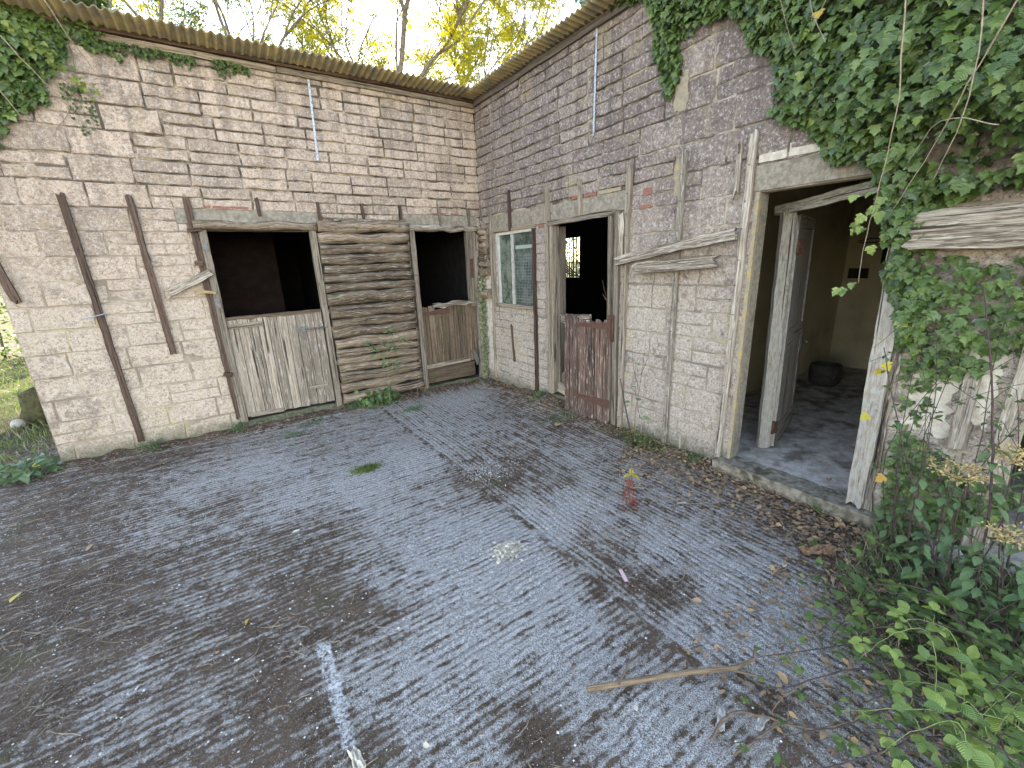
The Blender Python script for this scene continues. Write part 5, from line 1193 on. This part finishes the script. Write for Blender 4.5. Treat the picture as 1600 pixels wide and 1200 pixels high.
for x, y, lab, mt, s in LV:
    mb = MB(); a = R.uniform(0, 6.28); mb.leaf((x, y, ground_h(x, y)+.012), (cos(a), sin(a), .15), (R.gauss(0, .3), R.gauss(0, .3), 1), s, s*.55, OVATE, fold=R.uniform(.2, .6), droop=R.uniform(-.2, .5), serr=.01, rnd=R.uniform(.3, .9))
    tag(mb.build('fallen_leaf', mt, loc=(x, y, 0)), lab, 'leaf', G4)
# litter
def litter_pos(dmin=.3):
    while True:
        x = R.uniform(-5.2, -.05); y = R.uniform(-5.9, -.05)
        if dirt_at(x, y) > dmin+R.random()*.5: return x, y
mb = MB()
def dryleaf(mb, x, y, s):
    a = R.uniform(0, 6.28); mb.leaf((x, y, ground_h(x, y)+R.uniform(.003, .02)), (cos(a), sin(a), R.uniform(-.1, .35)), (R.gauss(0, .5), R.gauss(0, .5), 1), s, s*R.uniform(.35, .7), LANCE, fold=R.uniform(-.2, .7), droop=R.uniform(-.3, .6), rnd=R.random())
for _ in range(2600): dryleaf(mb, -abs(R.gauss(.06, .28))-.03, R.uniform(-5.7, -3.2), R.uniform(.02, .05))
for _ in range(900): dryleaf(mb, -abs(R.gauss(.05, .18))-.03, R.uniform(-3.2, -.3), R.uniform(.015, .04))
for _ in range(900): dryleaf(mb, R.uniform(-2.3, -.2), -abs(R.gauss(.05, .25))-.03, R.uniform(.015, .035))
for _ in range(350): dryleaf(mb, R.uniform(-5.0, -2.2), -abs(R.gauss(.05, .12))-.03, R.uniform(.015, .035))
for _ in range(160):
    x = R.uniform(.0, 2.2); dryleaf(mb, x, R.uniform(-4.9, -3.6), R.uniform(.012, .035)); mb.v[-21:] = [(q[0], q[1], q[2]+.125) for q in mb.v[-21:]]
for _ in range(700): dryleaf(mb, R.uniform(-1.9, -.5), R.uniform(-5.9, -4.9), R.uniform(.02, .045))
for _ in range(500): dryleaf(mb, R.uniform(-5.2, -.3), R.uniform(-5.7, -.3), R.uniform(.008, .02))
o = mb.build('leaf_litter', L_DRY); o['kind'] = 'stuff'
mb = MB()
def twig(x, y, L, r):
    a = R.uniform(0, 6.28); z = ground_h(x, y)+r+.002; p = V((x, y, z)); pts = [p]
    for k in range(4): a += R.gauss(0, .35); p = p+V((cos(a), sin(a), 0))*L/4; pts.append(V((p.x, p.y, ground_h(p.x, p.y)+r+R.uniform(.002, .012))))
    mb.tube(pts, [r, r, r*.9, r*.7, r*.5], 5, cap=False)
for _ in range(520): x, y = litter_pos(.35); twig(x, y, R.uniform(.04, .16), R.uniform(.0008, .0022))
for _ in range(150): x = R.uniform(-4.9, -4.0); y = R.uniform(-3.6, -2.2); twig(x, y, R.uniform(.06, .28), R.uniform(.0006, .0014))
for _ in range(160): twig(R.uniform(-1.6, -.2), R.uniform(-5.6, -3.4), R.uniform(.06, .25), R.uniform(.001, .003))
for _ in range(20): twig(R.uniform(-4, -1.2), R.uniform(-5, -2.5), R.uniform(.05, .15), .0018)
o = mb.build('twigs', M_PSTEM); o['kind'] = 'stuff'
mb = MB()
def chip(x, y, s):
    z = ground_h(x, y)+s*.3; a = R.uniform(0, 6.28); e = R.uniform(.35, 1); q = mb.add([(x+cos(a)*s, y+sin(a)*s, z-s*.3), (x-sin(a)*s*e, y+cos(a)*s*e, z-s*.2), (x-cos(a)*s, y-sin(a)*s, z-s*.3), (x+sin(a)*s*e, y-cos(a)*s*e, z-s*.2), (x, y, z+s*.35)])
    for i in range(4): mb.face([q+i, q+(i+1) % 4, q+4])
for _ in range(15000): x, y = litter_pos(.25); chip(x, y, R.uniform(.0012, .0036) if R.random() < .9 else R.uniform(.004, .008))
for _ in range(420): chip(-1.62+R.gauss(0, .14), -2.76+R.gauss(0, .11), R.uniform(.002, .007))
for _ in range(2500): chip(R.uniform(-5, -.2), R.uniform(-5.8, -.3), R.uniform(.001, .0028))
o = mb.build('white_grit', M_CHIP); o['kind'] = 'stuff'
mb = MB()
for _ in range(5000):
    x, y = litter_pos(.45); s = R.uniform(.002, .007); mb.leaf((x, y, ground_h(x, y)+.002), (R.gauss(0, 1), R.gauss(0, 1), R.uniform(0, .4)), (R.gauss(0, .5), R.gauss(0, .5), 1), s*3, s, LANCE, rnd=R.random())
o = mb.build('soil_crumbs', mat_simple('soil_crumb', (.06, .045, .035), (.16, .12, .09), 200, 1, 0)); o['kind'] = 'stuff'

# ------------------------------------------------------------------ trees behind the building
def tree(label, x, y, h, lean, leafm, nleaf, seed, spread=.5, r0=.13, bare=False, name='tree', group='trees behind the stables', fork=1.6, leafsz=.11, z0=5.4, z1=99, lev=6):
    rr = random.Random(seed); t = thing(name, label, 'tree', (x, y, 0), group); tr = MB(); br = MB(); tips = []
    def grow(p, d, L, r, lev, mb):
        pts = [p]; rad = [r]; n = 5
        for i in range(n):
            d = (d+V((rr.gauss(0, .11), rr.gauss(0, .11), rr.gauss(.03, .06)))).normalized(); p = p+d*L/n; pts.append(p); rad.append(r*(1-.25*(i+1)/n))
            if lev <= 4 and z0 < p.z < 13: tips.append((p, d, lev))
        mb.tube(pts, rad, 8 if lev > 3 else 5, rough=.08, cap=False)
        if lev == 0: return
        k = 2 if lev > 4 else rr.choice((2, 3))
        for i in range(k):
            a = rr.uniform(0, 6.28); s_ = spread*rr.uniform(.6, 1.3); nd = (d+V((cos(a)*s_, sin(a)*s_, rr.uniform(-.15, .3)))).normalized()
            grow(p, nd, L*rr.uniform(.68, .9), rad[-1]*rr.uniform(.6, .85), lev-1, br)
        if lev < 5:
            q = pts[2]; a = rr.uniform(0, 6.28); grow(q, (d*.5+V((cos(a), sin(a), .2))).normalized(), L*.55, r*.35, max(0, lev-2), br)
    grow(V((x, y, -.1)), V(lean).normalized(), fork, r0, lev, tr)
    tr.build('trunk', M_BARK, t); br.build('limbs', M_BARK, t)
    mb = MB(); cand = tips
    if cand:
        for _ in range(nleaf//7):
            p, d, lv = rr.choice(cand)
            if noise.noise(p*.9+V((seed, 0, 0))) < -.12: continue
            c = p+V((rr.gauss(0, .12), rr.gauss(0, .12), rr.gauss(0, .12))); ax = V((rr.gauss(0, 1), rr.gauss(0, 1), rr.gauss(-.3, .5))).normalized(); sd_ = ax.cross(V((0, 0, 1))).normalized()
            for i in range(7):
                q = c+ax*(i*leafsz*.35); sg = 1 if i % 2 else -1
                mb.leaf(q, ax*.5+sd_*sg+V((0, 0, -.35)), (rr.gauss(0, .5), rr.gauss(0, .5), 1), leafsz*rr.uniform(.7, 1.2), leafsz*.34, LANCE, rnd=rr.random(), droop=.3)
        mb.build('crown', leafm, t)
tree('forked grey tree with bright yellow leaves behind the middle of the left roof', .6, 7.2, 9, (.02, .05, 1), L_TREE, 34000, 3, fork=3.4, r0=.24)
tree('slim yellowing tree behind the inner corner of the roofs', 2.6, 7.6, 9, (.1, .05, 1), L_TREE, 38000, 8, fork=3.5, r0=.2)
tree('almost bare leaning tree behind the left half of the roof', -1.0, 7.6, 9, (-.28, .0, 1), L_TREE, 14000, 12, fork=3.5, r0=.24)
tree('yellow leaved tree behind the start of the right roof', 5.6, 8.2, 9, (.0, .0, 1), L_TREE, 34000, 21, fork=3.6, r0=.14)
tree('bare limbed tree behind the far left of the roof', -3.6, 7.8, 9, (.12, 0, 1), L_TREE, 22000, 33, fork=3.4, r0=.14)
tree('thin yellow tree half hidden by the ivy on the right roof', 8.3, 6.8, 9, (-.05, 0, 1), L_TREE, 16000, 41, fork=3.5, r0=.12)
tree('green leaved tree behind the far left roof corner', -5.6, 9.5, 9, (0, 0, 1), L_GREEN, 14000, 52, fork=2.8, r0=.14, z0=.6)
tree('distant olive tree behind the centre trees', 3.8, 13, 9, (0, 0, 1), L_GREEN, 9000, 61, fork=3.5, r0=.15, leafsz=.14)
tree('distant olive tree far behind the left trees', -1.5, 14, 9, (0, 0, 1), L_GREEN, 9000, 63, fork=3.5, r0=.15, leafsz=.14)
# hedge beyond the wall end and outside the far window
def hedge(label, x0, x1, y0, y1, z1, n, mat=L_GREEN, sz=.09):
    h = thing('hedge', label, 'hedge', ((x0+x1)/2, (y0+y1)/2, 0)); mb = MB()
    for _ in range(n):
        x = R.uniform(x0, x1); y = R.uniform(y0, y1); zz = z1*(1+.35*noise.noise(V((x*.9, y*.9, 1)))); z = R.random()*zz
        if noise.noise(V((x*2.2, y*2.2, z*2.2))) < -.2: continue
        mb.leaf((x, y, z), (R.gauss(0, 1), R.gauss(0, 1), R.gauss(0, .6)), (R.gauss(0, .6), R.gauss(0, .6), 1), sz*R.uniform(.6, 1.3), sz*.5, OVATE, rnd=R.random())
    mb.build('foliage', mat, h); st = MB()
    for i in range(14): x = x0+(x1-x0)*(i+.5)/14; st.tube([(x, (y0+y1)/2, -.05), (x+.1, (y0+y1)/2+.1, z1*.5), (x+.05, (y0+y1)/2, z1*.9)], [.03, .02, .008], 6)
    st.build('stems', M_BARK, h)
hedge('dark leafy hedge beyond the left wall end', -12, -5.6, 9.0, 10.6, 3.2, 9000, L_BRAM, .12)
hedge('sunlit hedge seen through the far barred window', 6.0, 7.4, 2.6, 8.5, 5.5, 16000, L_BRAM)
mb = MB(); grass(mb, 9000, lambda: (R.uniform(-9.5, -5.15), R.uniform(.4, 9)), .04, .16, .008); o = mb.build('rough_grass', L_GREEN); o['kind'] = 'stuff'
mb = MB(); grass(mb, 900, lambda: (R.uniform(-6.4, -5.1), R.uniform(-.3, 2.5)), .04, .14, .006); o = mb.build('dry_grass', L_STRAW); o['kind'] = 'stuff'
